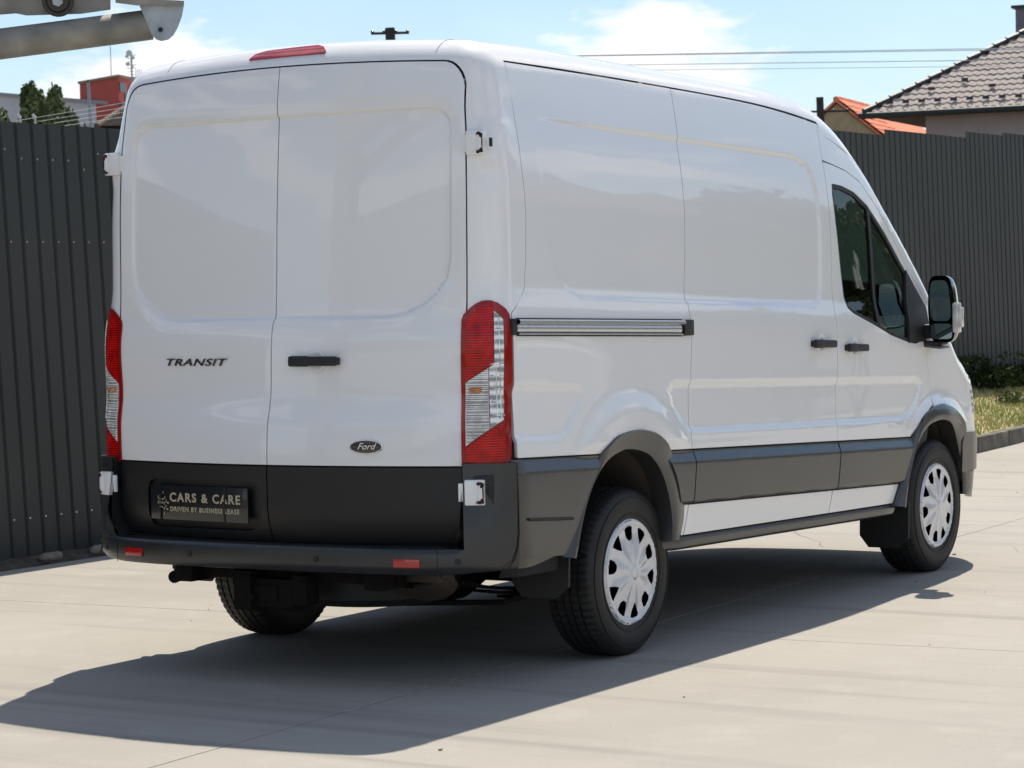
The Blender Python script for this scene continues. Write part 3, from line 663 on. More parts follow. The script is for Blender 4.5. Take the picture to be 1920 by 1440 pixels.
# --- high brake lamp
g=G();bo=[(-.172,2.486),(-.155,2.503),(-.115,2.512),(.15,2.520),(.182,2.516),(.200,2.500),(.203,2.488)]
def to_hdr(x,y,z): return (x,math.degrees(math.atan2(z-PZR,PVY-y)))
BL=[(-.17,-1.018,2.483),(-.152,-.998,2.506),(-.103,-.985,2.518),(.03,-.980,2.524),(.141,-.972,2.527),(.178,-.984,2.516),(.203,-1.005,2.494),(.198,-1.014,2.486),(.08,-1.017,2.485),(-.07,-1.019,2.483)]
patch(g,'header',[to_hdr(*q) for q in BL],lines(-.2,.25,.03),lines(30,60,2),off=.008,flange=.012,hb=(.03,2));g.build('brake_light',mat('brake_lamp_red',(.36,.012,.02),rough=.2,coat=1.,var=.2,vscale=15),VAN)
# drip joints on the header
for x in (.70,-.62):
    P_,n_=surf('header',[x]*6,np.linspace(34,75,6),.001);g=G();g.tube(P_,.0022,5);g.build('roof_joint',mat('joint_sealer',(.55,.56,.57),rough=.5),VAN)
# --- bumper with step
def bz(t,a,b,c): return a*(1-t)**2+2*b*t*(1-t)+c*t*t
plan=[(x,-1.25+.06*x*x) for x in np.linspace(0,.5,7)][:-1]+[(bz(t,.5,.93,1.030),bz(t,-1.235,-1.205,-.972)) for t in np.linspace(0,1,22)]
plan=np.array([(-x,y) for x,y in plan[:0:-1]]+plan)
tn=np.gradient(plan,axis=0);tn/=np.linalg.norm(tn,axis=1)[:,None];inn=np.c_[-tn[:,1],tn[:,0]]   # inward normal
prof=[(.10,.452),(.035,.448),(.014,.452),(.003,.466),(0,.485),(0,.528),(.003,.543),(.012,.551),(.05,.553),(.105,.553)]
g=G();Pg=[]
for p,n in zip(plan,inn):
    k=sst(np.array(abs(p[0])),.75,1.02)*.012
    tw_=abs(p[0])>.862
    Pg.append([(p[0]+n[0]*d*(1 if d<.06 or abs(p[0])<.8 else .5),p[1]+n[1]*d*(1 if d<.06 or abs(p[0])<.8 else .5),z+ (k if z<.5 else 0)) for d,z in [((0.,.547+i_*.0001) if tw_ and i_>5 else (d_,z_)) for i_,(d_,z_) in enumerate(prof)]])
g.grid(Pg)
for s in (1,-1):
    idx=[i for i in range(len(plan)) if plan[i][0]*s>.862]
    Pg=[]
    for i in idx:
        row=[]
        for z in np.linspace(.546,.872,14):
            d=.0001+.034*sst(np.array(z),.57,.86)*(1-1.08*sst(np.array(abs(plan[i][0])),.93,1.025));q=plan[i]+inn[i]*d;row.append((q[0],q[1],z))
        q=plan[i]+inn[i]*.07;row.append((q[0],q[1],.876));Pg.append(row)
    g.grid(Pg)
    i=idx[0] if s>0 else idx[-1]
    # inner wall of the corner, curving onto the step
    wl=[]
    for z in np.linspace(.553,.872,10):
        e=.05*math.exp(-(z-.553)/.03);q=plan[i]+inn[i]*(.0001+.034*float(sst(np.array(z),.57,.86)));wl.append([(s*(.862-e),q[1]+.002,z),(s*(.862-e),-1.03,z)])
    g.grid(wl)
BUMP=g.build('bumper',M_BUMP,VAN,smooth=40)
g=G();P2=[(p[0]*.985,p[1]+.075,z) for z in (.548,) for p in plan[3:-3]]
g.grid([[ (p[0],p[1]+.10,.552),(p[0],-1.0,.556)] for p in plan[6:-6]]);g.build('step_pad',mat('step_tread',(.014,.014,.016),rough=.6,bump=.6,bscale=150),BUMP)
def on_plan(x):
    i=int(np.argmin(abs(plan[:,0]-x)));return Vector((plan[i][0],plan[i][1],0)),Vector((-inn[i][0],-inn[i][1],0)),Vector((tn[i][0],tn[i][1],0))
for s in (1,-1):
    g=G();c,n,t=on_plan(.672*s);c.x=.672*s;j=np.interp(.672,plan[:,0],plan[:,1]);c.y=j
    M3=Matrix((t,n,Vector((0,0,1)))).transposed();g.box(c+n*.001+Vector((0,0,.497)),(.108,.010,.034),rot=M3,bev=.003);g.build('reflector',M_RED,BUMP)
for x in (-.885,-.36,.27,.862):
    c,n,t=on_plan(x);c.x=x;c.y=float(np.interp(x,plan[:,0],plan[:,1]));g=G();q=c+Vector((0,0,.503));g.tube([q-n*.004,q+n*.0015],.0135,18);g.tube([q,q+n*.003],.009,14);g.build('parking_sensor',M_RUB,BUMP)
for s in (1,-1):
    x=.79*s;c,n,t=on_plan(x);c.x=x;c.y=float(np.interp(x,plan[:,0],plan[:,1]));g=G();g.tube([c+n*.0006+Vector((0,0,z)) for z in (.45,.5,.548)],.0012,4);g.build('bumper_seam',M_DARK,BUMP)
for s in (1,-1):
    g=G();g.tube([(s*x,y,z) for x,y,z in ((1.029,-.976,.868),(1.0325,-.974,.74),(1.0325,-.974,.60),(1.030,-.982,.545),(1.024,-1.000,.50),(1.008,-1.035,.462))],.0026,5);g.build('corner_seam',M_DARK,BUMP)
# --- hinges
def hinge(c,n,par,lower,s):
    c=Vector(c);n=Vector(n);n.z=0;n.normalize();t=Vector((0,0,1)).cross(n);M3=Matrix((t,n,Vector((0,0,1)))).transposed()
    g=G();hh=.094 if not lower else .098
    g.box(c+n*.012-t*s*-.000,(.078,.030,hh),rot=M3,bev=.006)
    g.box(c+n*.020+t*s*.026,(.024,.030,hh*.93),rot=M3,bev=.009)
    g.box(c-t*s*.045+n*.004,(.040,.014,hh*.72),rot=M3,bev=.004)
    H=g.build('hinge',M_PAINT,par,smooth=50)
    r=G()
    def flake(cx,cz,rx,rz):
        k=14;V=[c+n*.0356+t*s*(cx+rx*math.cos(2*math.pi*i/k)*random.uniform(.6,1.15))+Vector((0,0,cz+rz*math.sin(2*math.pi*i/k)*random.uniform(.6,1.15))) for i in range(k)]
        r.prism(V,Vector((0,0,0)),n*.0006)
    flake(.020,hh*.36,.013,.008);flake(.031,hh*.28,.009,.011);flake(.018,-hh*.38,.012,.007);flake(.030,-hh*.33,.010,.010);flake(.034,0,.0035,.036)
    r.build('rust_chip',M_RUST,H)
    b=G();b.box(c+n*.010+t*s*.060,(.010,.014,.034),rot=M3,bev=.002);b.build('hinge_bolt',M_RUB,H)
for s,RDx in ((1,RDR),(-1,RDL)):
    for z,lower in ((2.093,False),(.764,True)):
        P_,n_=surf('corner',[36 if not lower else 34],[z]);p=P_[0]*[s,1,1];nn=n_[0]*[s,1,1]
        if lower:
            nn=np.array([s*.45,-1,0]);p=np.array([s*.905,-1.078,z])
        hinge(p,nn,RDx,lower,s)
        if lower:
            g=G();g.box((p[0]+s*.012,p[1]+.008,p[2]),(.115,.012,.128),rot=math.atan2(.0-nn[0]*-1,1)*0+s*.42,bev=.004);g.build('hinge_recess',M_RUB,BUMP)
# rubber seal behind the rear door gap
for s in (1,-1):
    Q=[(x,z) for x,z in DE if z>.86]+DTOP
    P_,n_=surf('rear',[q[0] for q in Q],[q[1]-(.002 if q[1]>2.2 else 0) for q in Q],-.013)
    g=G();g.tube([p*[s,1,1] for p in P_],.0085,6);g.build('door_seal',M_RUB,VAN)
# --- badges and lettering
def place(x,z,off=.002):
    P_,n_=surf('rear',[x],[z],off);n=Vector(n_[0]);t=Vector((0,0,1)).cross(n).normalized();t=-t if t.x<0 else t
    u=n.cross(t);u=-u if u.z<0 else u
    return Matrix.Translation(Vector(P_[0]))@Matrix((t,u,n)).transposed().to_4x4()
text('TRANSIT',.041,'lettering',M_DCHROME,VAN,place(-.402,1.265,.003),ext=.003,sx=1.95,shear=.28,off=.0002,sp=1.08)
Mb=place(.458,.936,.002)
g=G();
def oval(a,b,z0,z1,mi):
    k=40;V=[];
    for z,r_ in ((z0,1),(z1*.7+z0*.3,1),(z1,.955)):
        V+=[Mb@Vector((a*r_*math.cos(2*math.pi*i/k),b*r_*math.sin(2*math.pi*i/k),z)) for i in range(k)]
    F_=[(j*k+i,j*k+(i+1)%k,(j+1)*k+(i+1)%k,(j+1)*k+i) for j in range(2) for i in range(k)]+[tuple(2*k+i for i in range(k))]
    g.add([v[:] for v in V],F_,mi=mi)
oval(.073,.0295,-.004,.006,0);oval(.0675,.0245,.006,.0068,1)
EMB=g.build('emblem',[M_CHROME,mat('emblem_blue',(.012,.014,.030),rough=.15,coat=1.)],VAN)
text('Ford',.035,'emblem_lettering',M_CHROME,EMB,Mb@Matrix.Translation((0,.001,.0074)),ext=.0006,sx=1.12,shear=.42,off=.0002)
# number plate
P_,n_=surf('rear',[-.366],[.697],-.004);pn=Vector(n_[0]);pn=Vector((pn.x,pn.y,0)).normalized()
pt=Vector((0,0,1)).cross(pn);pt=-pt if pt.x<0 else pt;Mp=Matrix.Translation(Vector(P_[0]))@Matrix((pt,Vector((0,0,1)),pn)).transposed().to_4x4()
g=G();g.box(Mp@Vector((0,0,.003)),(.555,.008,.140),rot=Matrix((pt,pn,Vector((0,0,1)))).transposed(),bev=.003)
g.build('number_plate',mat('black_plate',(.010,.011,.014),rough=.25,coat=.5),VAN);PL=bpy.data.objects['number_plate']
M_GOLD=mat('pale_gold_print',(.50,.42,.29),rough=.4)
text('CARS & CARE',.050,'lettering',M_GOLD,PL,Mp@Matrix.Translation((.036,.020,.0082)),ext=.0004,sx=1.12,off=.0014,sp=1.22)
text('DRIVEN BY BUSINESS LEASE',.0265,'lettering',M_GOLD,PL,Mp@Matrix.Translation((.034,-.027,.0082)),ext=.0004,sx=1.02,off=.0009,sp=1.20)
g=G();rr_=random.Random(3)
for (ux,uy,w_,h_) in [(-.215,.052,.0035,.014),(-.203,.040,.003,.008),(-.217,.034,.003,.012),(-.232,.020,.003,.013),(-.220,.013,.010,.005),(-.206,.012,.008,.006),(-.194,.018,.003,.011),(-.186,.004,.003,.012),(-.232,.000,.003,.013),(-.222,-.001,.003,.012),(-.209,-.002,.009,.007),(-.197,-.004,.003,.013),(-.176,-.002,.009,.007),(-.222,-.018,.004,.006),(-.210,-.020,.008,.006),(-.198,-.026,.003,.012),(-.188,-.016,.003,.010),(-.180,-.028,.009,.007),(-.218,-.040,.004,.005),(-.197,-.045,.003,.013)]:
    c=Mp@Vector((ux,uy,.0078));g.box(c,(w_,.0012,h_),rot=Matrix((pt,pn,Vector((0,0,1)))).transposed()@Matrix.Rotation(.15,3,'Y'))
g.build('plate_logo',M_GOLD,PL)
g=G();
for ux in (-.215,.150): g.box(Mp@Vector((ux,.0,.009)),(.0085 if ux>0 else .006,.003,.145),rot=Matrix((pt,pn,Vector((0,0,1)))).transposed()@Matrix.Rotation(.04,3,'Y'),bev=.001);g.build('plate_strap',M_RUB,PL)
# --- wheels
def tyre_mesh():
    g=G();prof=[(-.095,.205),(-.108,.225),(-.117,.265),(-.117,.295),(-.110,.322),(-.100,.338),(-.088,.346),(-.060,.351),(-.0595,.343),(-.051,.343),(-.0505,.352),(-.022,.353),(-.0215,.345),(-.013,.345),(-.0125,.353),(.0125,.353),(.013,.345),(.0215,.345),(.022,.353),(.0505,.352),(.051,.343),(.0595,.343),(.060,.351),(.088,.346),(.100,.338),(.110,.322),(.117,.295),(.117,.265),(.108,.225),(.095,.205)]
    n=192;Pg=[]
    for k in range(n):
        a=2*math.pi*k/n;row=[]
        for x,r_ in prof:
            rr=r_
            if r_>.334 and k%3==0 and r_!=.343 and r_!=.345: rr=r_-.007 if abs(x)>.05 else r_-.003
            if .27<r_<.30 and False: rr=r_
            z=rr*math.cos(a);z=max(z,-.3475)
            row.append((x,rr*math.sin(a),z))
        Pg.append(row)
    g.grid(Pg,closed_u=True)
    # raised sidewall lettering ring
    for rad in (.243,.312):
        for sx in (1,-1):
            pts=[(sx*(.1135 if rad<.3 else .1150),rad*math.sin(2*math.pi*i/72),rad*math.cos(2*math.pi*i/72)) for i in range(73)];g.tube(pts,.0022,4,cap=False)
    return g
def cap_h(y,z):
    r_=np.hypot(y,z);a=np.arctan2(y,z)
    h=.024*(1-sst(r_,.02,.19)*.62)+.0025*np.cos(a*10)*sst(r_,.03,.09)*(1-sst(r_,.15,.19))
    h=h+.006*sst(r_,.188,.204)-.014*sst(r_,.214,.222)
    h=h+.006*(1-sst(r_,.022,.032))
    return h
def cap_mesh():
    g=G();n=120;out=[(.222*math.cos(2*math.pi*i/n),.222*math.sin(2*math.pi*i/n)) for i in range(n)];holes=[]
    for k in range(10):
        a=2*math.pi*(k+.5)/10
        for_=[(.134,-.012),(.134,.012),(.150,.026),(.184,.032),(.192,.018),(.192,-.018),(.184,-.032),(.150,-.026)]
        if k%2: for_=[(.128,-.001),(.128,.001),(.152,.018),(.184,.034),(.192,.018),(.192,-.018),(.184,-.034),(.152,-.018)]
        holes.append([(r_*math.cos(a)-t*math.sin(a),r_*math.sin(a)+t*math.cos(a)) for r_,t in for_])
    hb=.008;outd=densify(out,(hb,hb));hl=[densify(h,(hb,hb)) for h in holes]
    gx=np.arange(-.225,.226,.009);U,V=np.meshgrid(gx,gx);U=U.ravel();V=V.ravel();m=inpoly(U,V,outd)
    for h in hl:m&=~inpoly(U,V,h)
    for Pg in [outd]+hl:m&=abs(sdpoly(U,V,Pg))>.003
    pts=np.vstack([outd]+hl+[np.c_[U[m],V[m]]]);ed=[];k=0
    for Pg in [outd]+hl:
        q=len(Pg);ed+=[(k+i,k+(i+1)%q) for i in range(q)];k+=q
    vo,_,fo,_,_,_=delaunay_2d_cdt([Vector(p*100) for p in pts],ed,[],0,1e-5);vo=np.array([v[:] for v in vo])/100;fo=np.array([list(f) for f in fo])
    c=vo[fo].mean(1);keep=inpoly(c[:,0],c[:,1],outd)
    for h in hl:keep&=~inpoly(c[:,0],c[:,1],h)
    fo=fo[keep];P=np.c_[cap_h(vo[:,0],vo[:,1]),vo[:,0],vo[:,1]]
    e=1e-4;dy=(cap_h(vo[:,0]+e,vo[:,1])-cap_h(vo[:,0]-e,vo[:,1]))/(2*e);dz=(cap_h(vo[:,0],vo[:,1]+e)-cap_h(vo[:,0],vo[:,1]-e))/(2*e)
    Nn=np.c_[np.ones(len(vo)),-dy,-dz];Nn/=np.linalg.norm(Nn,axis=1)[:,None]
    s=np.cross(P[fo[:,1]]-P[fo[:,0]],P[fo[:,2]]-P[fo[:,0]])[:,0];fo[s<0]=fo[s<0][:,::-1];g.add(P,fo.tolist(),n=Nn)
    for h,dep in [(h,.035) for h in hl]+[(outd,.03)]:
        q=len(h);V2=[];F2=[];N2=[];cc=h.mean(0)
        for i in range(q):
            a,b=h[i],h[(i+1)%q];t=b-a;nn=np.array([0,t[1],-t[0]]);nn/=np.linalg.norm(nn)+1e-12
            mid=(a+b)/2-cc
            if (nn[1:]@mid>0)==(h is not outd): nn=-nn
            z1,z2=float(cap_h(*a)),float(cap_h(*b));sh=.90 if h is not outd else 1
            A2=cc+(a-cc)*sh;B2=cc+(b-cc)*sh
            k_=len(V2);V2+=[(z1,a[0],a[1]),(z2,b[0],b[1]),(z2-dep,B2[0],B2[1]),(z1-dep,A2[0],A2[1])];N2+=[nn]*4
            F2.append((k_,k_+1,k_+2,k_+3))
        g.add(np.array(V2),F2,n=np.array(N2))
    return g
protoT=tyre_mesh();protoC=cap_mesh()
def rim():
    g=G();n=48;prof=[(-.09,.20),(-.02,.19),(.02,.185),(.05,.19),(.055,.10),(.075,.09),(.08,0.0001)]
    g.grid([[(x,r_*math.sin(2*math.pi*k/n),r_*math.cos(2*math.pi*k/n)) for x,r_ in prof] for k in range(n)],closed_u=True);return g
W0=rim().build('wheel',M_STEEL,VAN,centre=False);T0=protoT.build('tyre',M_TYRE,W0,smooth=30,centre=False);C0=protoC.build('hub_cap',M_SILV,W0,centre=False)
C0.location=(.101,0,0)
first=True
for (x,y,rz,roll) in ((.862,0,0,.1),(.862,3.3,0,.45),(-.862,0,math.pi,.2),(-.862,3.3,math.pi,.9)):
    if first: Wn,Tn,Cn=W0,T0,C0;first=False
    else:
        Wn=W0.copy();COL.objects.link(Wn);Tn=T0.copy();COL.objects.link(Tn);Cn=C0.copy();COL.objects.link(Cn);Tn.parent=Wn;Cn.parent=Wn;Wn.parent=VAN
    Wn.location=(x,y,.348);Wn.rotation_euler=(0,0,rz)
    Wn.matrix_parent_inverse=wm(VAN).inverted();Cn.rotation_euler=(roll,0,0)
# --- under the van
g=G()
g.box((-.47,.3,.44),(.09,2.9,.13),bev=.01);g.box((.47,.3,.44),(.09,2.9,.13),bev=.01)
for y in (-.95,-.5,.5,1.3,2.0):g.box((0,y,.45),(.95,.10,.10),bev=.01)
g.box((0,1.6,.47),(1.8,3.0,.10),bev=.01);g.box((0,-.55,.52),(1.75,.95,.08),bev=.01)
g.build('chassis_frame',M_UNDER,VAN)
g=G();g.tube([(-.74,0,.34),(-.25,0,.34),(-.13,0,.335),(.02,0,.335),(.14,0,.335),(.25,0,.34),(.74,0,.34)],[.055,.055,.13,.16,.13,.055,.055],16)
g.build('rear_axle',M_UNDER,VAN)
for s in (1,-1):
    g=G()
    for k,(l,z) in enumerate(((.72,.285),(.52,.268),(.34,.252))):
        pts=[(s*.56,t*l,z+.09*(t*l)**2/.5) for t in np.linspace(-1,1,9)];Pg=[[(p[0]-.035,p[1],p[2]),(p[0]+.035,p[1],p[2]),(p[0]+.035,p[1],p[2]-.012),(p[0]-.035,p[1],p[2]-.012),(p[0]-.035,p[1],p[2])] for p in pts];g.grid(Pg)
    g.box((s*.56,-.72,.39),(.05,.05,.10),bev=.01);g.build('leaf_spring',M_UNDER,VAN)
    g=G();g.tube([(s*.62,-.02,.30),(s*.60,-.28,.50)],.028,10);g.build('shock_absorber',M_UNDER,VAN)
g=G();n=40;prof=[(.235,.165),(.20,.31),(.23,.345),(.30,.352),(.37,.345),(.40,.31),(.40,.17)]
g.grid([[(.10+.0*z+r_*math.sin(2*math.pi*k/n),-.62+r_*math.cos(2*math.pi*k/n)*.92,z+.07) for z,r_ in prof] for k in range(n)],closed_u=True);g.build('spare_wheel',M_TYRE,VAN)
g=G();g.tube([(-.40,1.9,.36),(-.38,.9,.34),(-.36,.45,.36)],.030,12);g.tube([(-.36,.45,.36),(-.62,-.25,.40),(-.62,-.9,.395),(-.56,-1.10,.385)],.026,12);g.tube([(-.39,1.5,.36),(-.39,.9,.36)],.085,16);g.build('exhaust_pipe',M_UNDER,VAN)
g=G();g.box((.02,-1.04,.415),(1.02,.06,.055),bev=.012)
g.box((-.16,-1.10,.355),(.085,.13,.16),bev=.006);g.box((-.055,-1.12,.345),(.25,.035,.115),bev=.006);g.box((.10,-1.09,.36),(.07,.09,.12),bev=.006)
g.box((-.06,-1.142,.345),(.12,.010,.06),bev=.003);g.tube([(-.11,-1.13,.33),(-.11,-1.18,.33)],.016,10)
TOW=g.build('tow_bracket',M_UNDER,VAN)
g=G();V=[];
Pg=[]
for a in np.linspace(0,math.pi,12):
    Pg.append([(.52+.17*math.cos(a)*k,-.98+.02*j,.455-.085*math.sin(a)*k-.012*j) for j,k in ((0,1),(3,1.0),(6,.9),(8,.5))])
g.grid(Pg);g.box((.52,-.93,.42),(.30,.12,.05),bev=.01);g.build('heat_shield',mat('brown_shield',(.04,.028,.02),rough=.6,var=.4,vscale=10),VAN)
g=G();g.tube([(-.60,-.62,.28),(-.2,-.66,.265),(.3,-.66,.265),(.72,-.60,.28),(.74,-.2,.30)],.012,8);g.build('anti_roll_bar',M_UNDER,VAN)
for s in (1,-1):
    g=G();g.box((s*.70,2.9,.34),(.25,.30,.05),bev=.02);g.tube([(s*.3,3.3,.30),(s*.74,3.3,.32)],.03,10);g.build('front_suspension',M_UNDER,VAN)
g=G();g.box((0,3.3,.42),(1.1,1.5,.16),bev=.05);g.build('engine_tray',M_UNDER,VAN)
# --- front bumper and lamps
for s in (1,-1):
    g=G();patch(g,'nose',[(-12,.50),(-12,.66),(-9,.69),(-3,.708),(90,.70),(90,.50)],lines(-12,90,5),lines(.5,.72,.03),off=.012,flange=.03,mir=s,hb=(5,.03))
    patch(g,'nose',[(24,.345),(8,.37),(-2,.42),(-9,.49),(90,.49),(90,.345)],lines(-12,90,5),lines(.35,.5,.03),off=-.004,flange=.03,mir=s,hb=(5,.03))
    g.build('front_bumper',M_CLAD,VAN)
    g=G();patch(g,'nose',[(20,.80),(14,.95),(28,1.045),(60,1.0),(62,.86)],lines(10,70,5),lines(.78,1.06,.03),off=.006,flange=.01,mir=s,hb=(5,.03));g.build('headlight',M_LCL2,VAN)
g=G();patch(g,'front',[(-.55,.38),(.55,.38),(.55,.70),(-.55,.70)],lines(-.55,.55,.1),lines(.38,.7,.05),off=.010,flange=.02);patch(g,'front',[(-.5,.72),(.5,.72),(.5,.90),(-.5,.90)],lines(-.5,.5,.1),lines(.7,.9,.05),off=.006,flange=.01);g.build('grille',M_CLADR,VAN)
# --- mirrors
for s in (1,-1):
    g=G();Pg=[]
    for t in np.linspace(0,1,15):   # depth from the glass side forward
        y=3.085+.145*t;k=math.sqrt(max(0,1-(t*1.0)**2.6))*.97+.03
        ring=[]
        for a in np.linspace(0,2*math.pi,37)[:-1]:
            ca,sa=math.cos(a),math.sin(a);e=.42
            x=abs(ca)**e*(1 if ca>0 else -1);z=abs(sa)**e*(1 if sa>0 else -1)
            hw=.073-.010*max(0,z)-.004*max(0,-z)
            ring.append((s*(1.103+hw*x*k-.006*z),y,1.380+.172*z*k))
        Pg.append(ring+[ring[0]])
    g.grid(Pg)
    ring0=[];
    MI=g.build('side_mirror',mat('mirror_gloss_black',(.012,.012,.014),rough=.15,coat=1.) if s>0 else bpy.data.materials['mirror_gloss_black'],VAN,smooth=60)
    def glassplate(z0,z1,nm):
        g=G();P_=[]
        k=28
        for i in range(k):
            a=2*math.pi*i/k;ca,sa=math.cos(a),math.sin(a);e=.4
            x=abs(ca)**e*(1 if ca>0 else -1);z=abs(sa)**e*(1 if sa>0 else -1)
            zz=(z0+z1)/2+(z1-z0)/2*z;hw=.058-.010*max(0,(zz-1.38)/.172)
            P_.append(Vector((s*(1.100+hw*x-.006*(zz-1.38)/.172),3.079+.012*x*0,zz)))
        g.prism(P_,Vector((0,0,0)),Vector((0,.012,0)));o=g.build(nm,bpy.data.materials.get('mirror_glass') or mat('mirror_glass',(.30,.40,.42),rough=.03,metal=1.),MI);fixnormals(o)
    glassplate(1.318,1.528,'mirror_glass');glassplate(1.226,1.306,'wide_angle_glass')
    g=G();g.box((s*1.178,3.11,1.335),(.030,.055,.155),bev=.008);g.box((s*1.196,3.115,1.337),(.022,.045,.105),bev=.007);g.build('turn_signal',bpy.data.materials.get('signal_clear') or mat('signal_clear',(.62,.60,.58),rough=.12,coat=1.,var=.22,vscale=25),MI)
    g=G();g.box((s*1.01,3.155,1.265),(.16,.07,.075),bev=.02);g.box((s*1.01,3.15,1.205),(.17,.085,.022),bev=.008);g.build('mirror_arm',M_RUB,MI)
    g=G();g.box((s*1.03,3.17,1.188),(.11,.12,.016),rot=Matrix.Rotation(.12*s,3,'Y'),bev=.005);g.build('arm_cover',M_CLAD,MI)
# --- cab interior
g=G();g.box((0,3.22,1.17),(1.70,.42,.24),bev=.05);g.box((0,3.10,1.275),(1.5,.12,.05),bev=.02);g.box((.62,3.02,1.22),(.20,.06,.10),bev=.01);g.build('dashboard',mat('dashboard_plastic',(.035,.045,.043),rough=.5),VAN)
g=G()
for x in (.70,.60,.18,.02):g.box((x,2.985,1.245),(.075,.02,.075),bev=.006)
g.build('air_vent',mat('vent_silver',(.35,.38,.38),rough=.3,metal=.6),VAN)
g=G();pts=[(-.42+.19*math.cos(a),2.86+.07*math.sin(a),1.22+.18*math.sin(a)) for a in np.linspace(0,2*math.pi,33)];g.tube(pts,.014,8,cap=False);g.tube([(-.42,2.87,1.2),(-.42,3.05,1.12)],.03,8);g.build('steering_wheel',M_RUB,VAN)
for x in (.52,-.42):
    g=G();g.box((x,2.42,.86),(.48,.50,.16),bev=.05);g.box((x,2.19,1.18),(.46,.13,.62),rot=Matrix.Rotation(-.12,3,'X'),bev=.05);g.box((x,2.14,1.60),(.26,.10,.20),rot=Matrix.Rotation(-.1,3,'X'),bev=.04);g.build('seat',mat('seat_cloth_%d'%(x>0),(.025,.027,.03),rough=.9),VAN)
for s in (1,-1):
    g=G();patch(g,'side',[(2.02,.5),(3.25,.45),(3.25,1.19),(2.8,1.21),(2.15,1.38),(2.02,1.38)],lines(2,3.3,.15),lines(.4,1.4,.15),off=-.06,flange=0,mir=s);g.build('door_trim',M_RUB,VAN)
g=G();g.box((0,2.75,.50),(1.8,1.4,.06));g.build('cab_floor',M_DARK,VAN)

# ================================================================ the yard
def concrete():
    m=bpy.data.materials.new('yard_concrete');m.use_nodes=True;t=m.node_tree;b=t.nodes['Principled BSDF'];b.inputs['Roughness'].default_value=.85;b.inputs['Specular IOR Level'].default_value=.3
    g=t.nodes.new('ShaderNodeNewGeometry');Lk=t.links.new
    def noise(scale,det,rough=.6,st=None,rot=None):
        v=g.outputs['Position']
        if st:
            mp=t.nodes.new('ShaderNodeMapping');mp.inputs['Scale'].default_value=st
            if rot: mp.inputs['Rotation'].default_value=(0,0,rot)
            Lk(v,mp.inputs[0]);v=mp.outputs[0]
        n=t.nodes.new('ShaderNodeTexNoise');n.inputs['Scale'].default_value=scale;n.inputs['Detail'].default_value=det;n.inputs['Roughness'].default_value=rough;Lk(v,n.inputs['Vector']);return n.outputs[0]
    def mixc(fac,a,bc,lo,hi,amt=1.,mode='MIX'):
        r=t.nodes.new('ShaderNodeMapRange');r.inputs[1].default_value=lo;r.inputs[2].default_value=hi;r.inputs[4].default_value=amt;Lk(fac,r.inputs[0])
        x=t.nodes.new('ShaderNodeMix');x.data_type='RGBA';x.blend_type=mode;Lk(r.outputs[0],x.inputs['Factor'])
        if isinstance(a,tuple):x.inputs['A'].default_value=(*a,1)
        else:Lk(a,x.inputs['A'])
        x.inputs['B'].default_value=(*bc,1);return x.outputs['Result']
    c=mixc(noise(.35,6),(.362,.345,.309),(.320,.305,.273),.38,.62)
    c=mixc(noise(2.6,8,.65),c,(.402,.387,.349),.52,.72,.55)
    c=mixc(noise(1.0,5,.55,(.35,2.6,1),R(7)),c,(.25,.235,.22),.56,.72,.50)      # faint streaks across: soft wire shadows painted in, with tyre marks
    c=mixc(noise(1.0,3,.5,(.16,3.4,1),R(-4)),c,(.22,.21,.195),.56,.68,.55)  # longer bands of the same soft shadows, painted as darker colour
    c=mixc(noise(90,3,.7),c,(.20,.19,.175),.55,.75,.5)
    c=mixc(noise(260,2,.7),c,(.43,.41,.38),.58,.72,.5)
    c=mixc(noise(7,9,.75),c,(.17,.155,.135),.66,.74,.5)
    Lk(c,b.inputs['Base Color'])
    bp=t.nodes.new('ShaderNodeBump');bp.inputs['Strength'].default_value=.35;bp.inputs['Distance'].default_value=.003;Lk(noise(140,4,.7),bp.inputs['Height']);Lk(bp.outputs[0],b.inputs['Normal'])
    return m
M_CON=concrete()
M_DIRT=mat('dry_earth',(.11,.085,.06),rough=.95,col2=(.17,.14,.10),vscale=3,bump=.8,bscale=25,bdist=.03)
def struct(o): o['kind']='structure';return o
g=G();Pg=[[(x,y,-.035) for x in (-400,-60,-4.4,60,400)] for y in (-400,-60,0,60,400)];g.grid(Pg);struct(g.build('ground',M_DIRT,centre=False));bpy.data.objects['ground'].location=(0,0,0)
# slabs cast in a grid, turned 2.7 degrees from the van
g=G();g.add([(-3.99,-22,-.014),(30,-22,-.014),(30,45,-.014),(-3.99,45,-.014)],[(0,1,2,3)])
YARD=struct(g.build('concrete_yard',mat('joint_filler',(.10,.092,.08),rough=.9)))
rot=R(2.6);cr_,sr_=math.cos(rot),math.sin(rot);ox,oy=.59,.625
def W2(u,v): return (ox+u*cr_-v*sr_,oy+u*sr_+v*cr_)
us_=[-30,-20,0,5.5,11,16.5,22];vs_=[-17,-11.2,-5.6,0,5.15,10.6,16,22,28,34]
for i in range(1,len(us_)-1):
    for j in range(len(vs_)-1):
        gp=.0030
        P4=[W2(us_[i]+gp,vs_[j]+gp),W2(us_[i+1]-gp,vs_[j]+gp),W2(us_[i+1]-gp,vs_[j+1]-gp),W2(us_[i]+gp,vs_[j+1]-gp)]
        if i==1: # edge along the fence
            (x1,y1),(x2,y2)=P4[1],P4[2];xk=-3.955
            P4=[(xk,y1-(x1-xk)*math.tan(rot)),(x1,y1),(x2,y2),(xk,y2-(x2-xk)*math.tan(rot))]
        g=G();g.prism([Vector((x,y,0)) for x,y in P4],Vector((0,0,-.012)),Vector((0,0,0)))
        o=g.build('slab',M_CON,YARD,smooth=None);fixnormals(o)
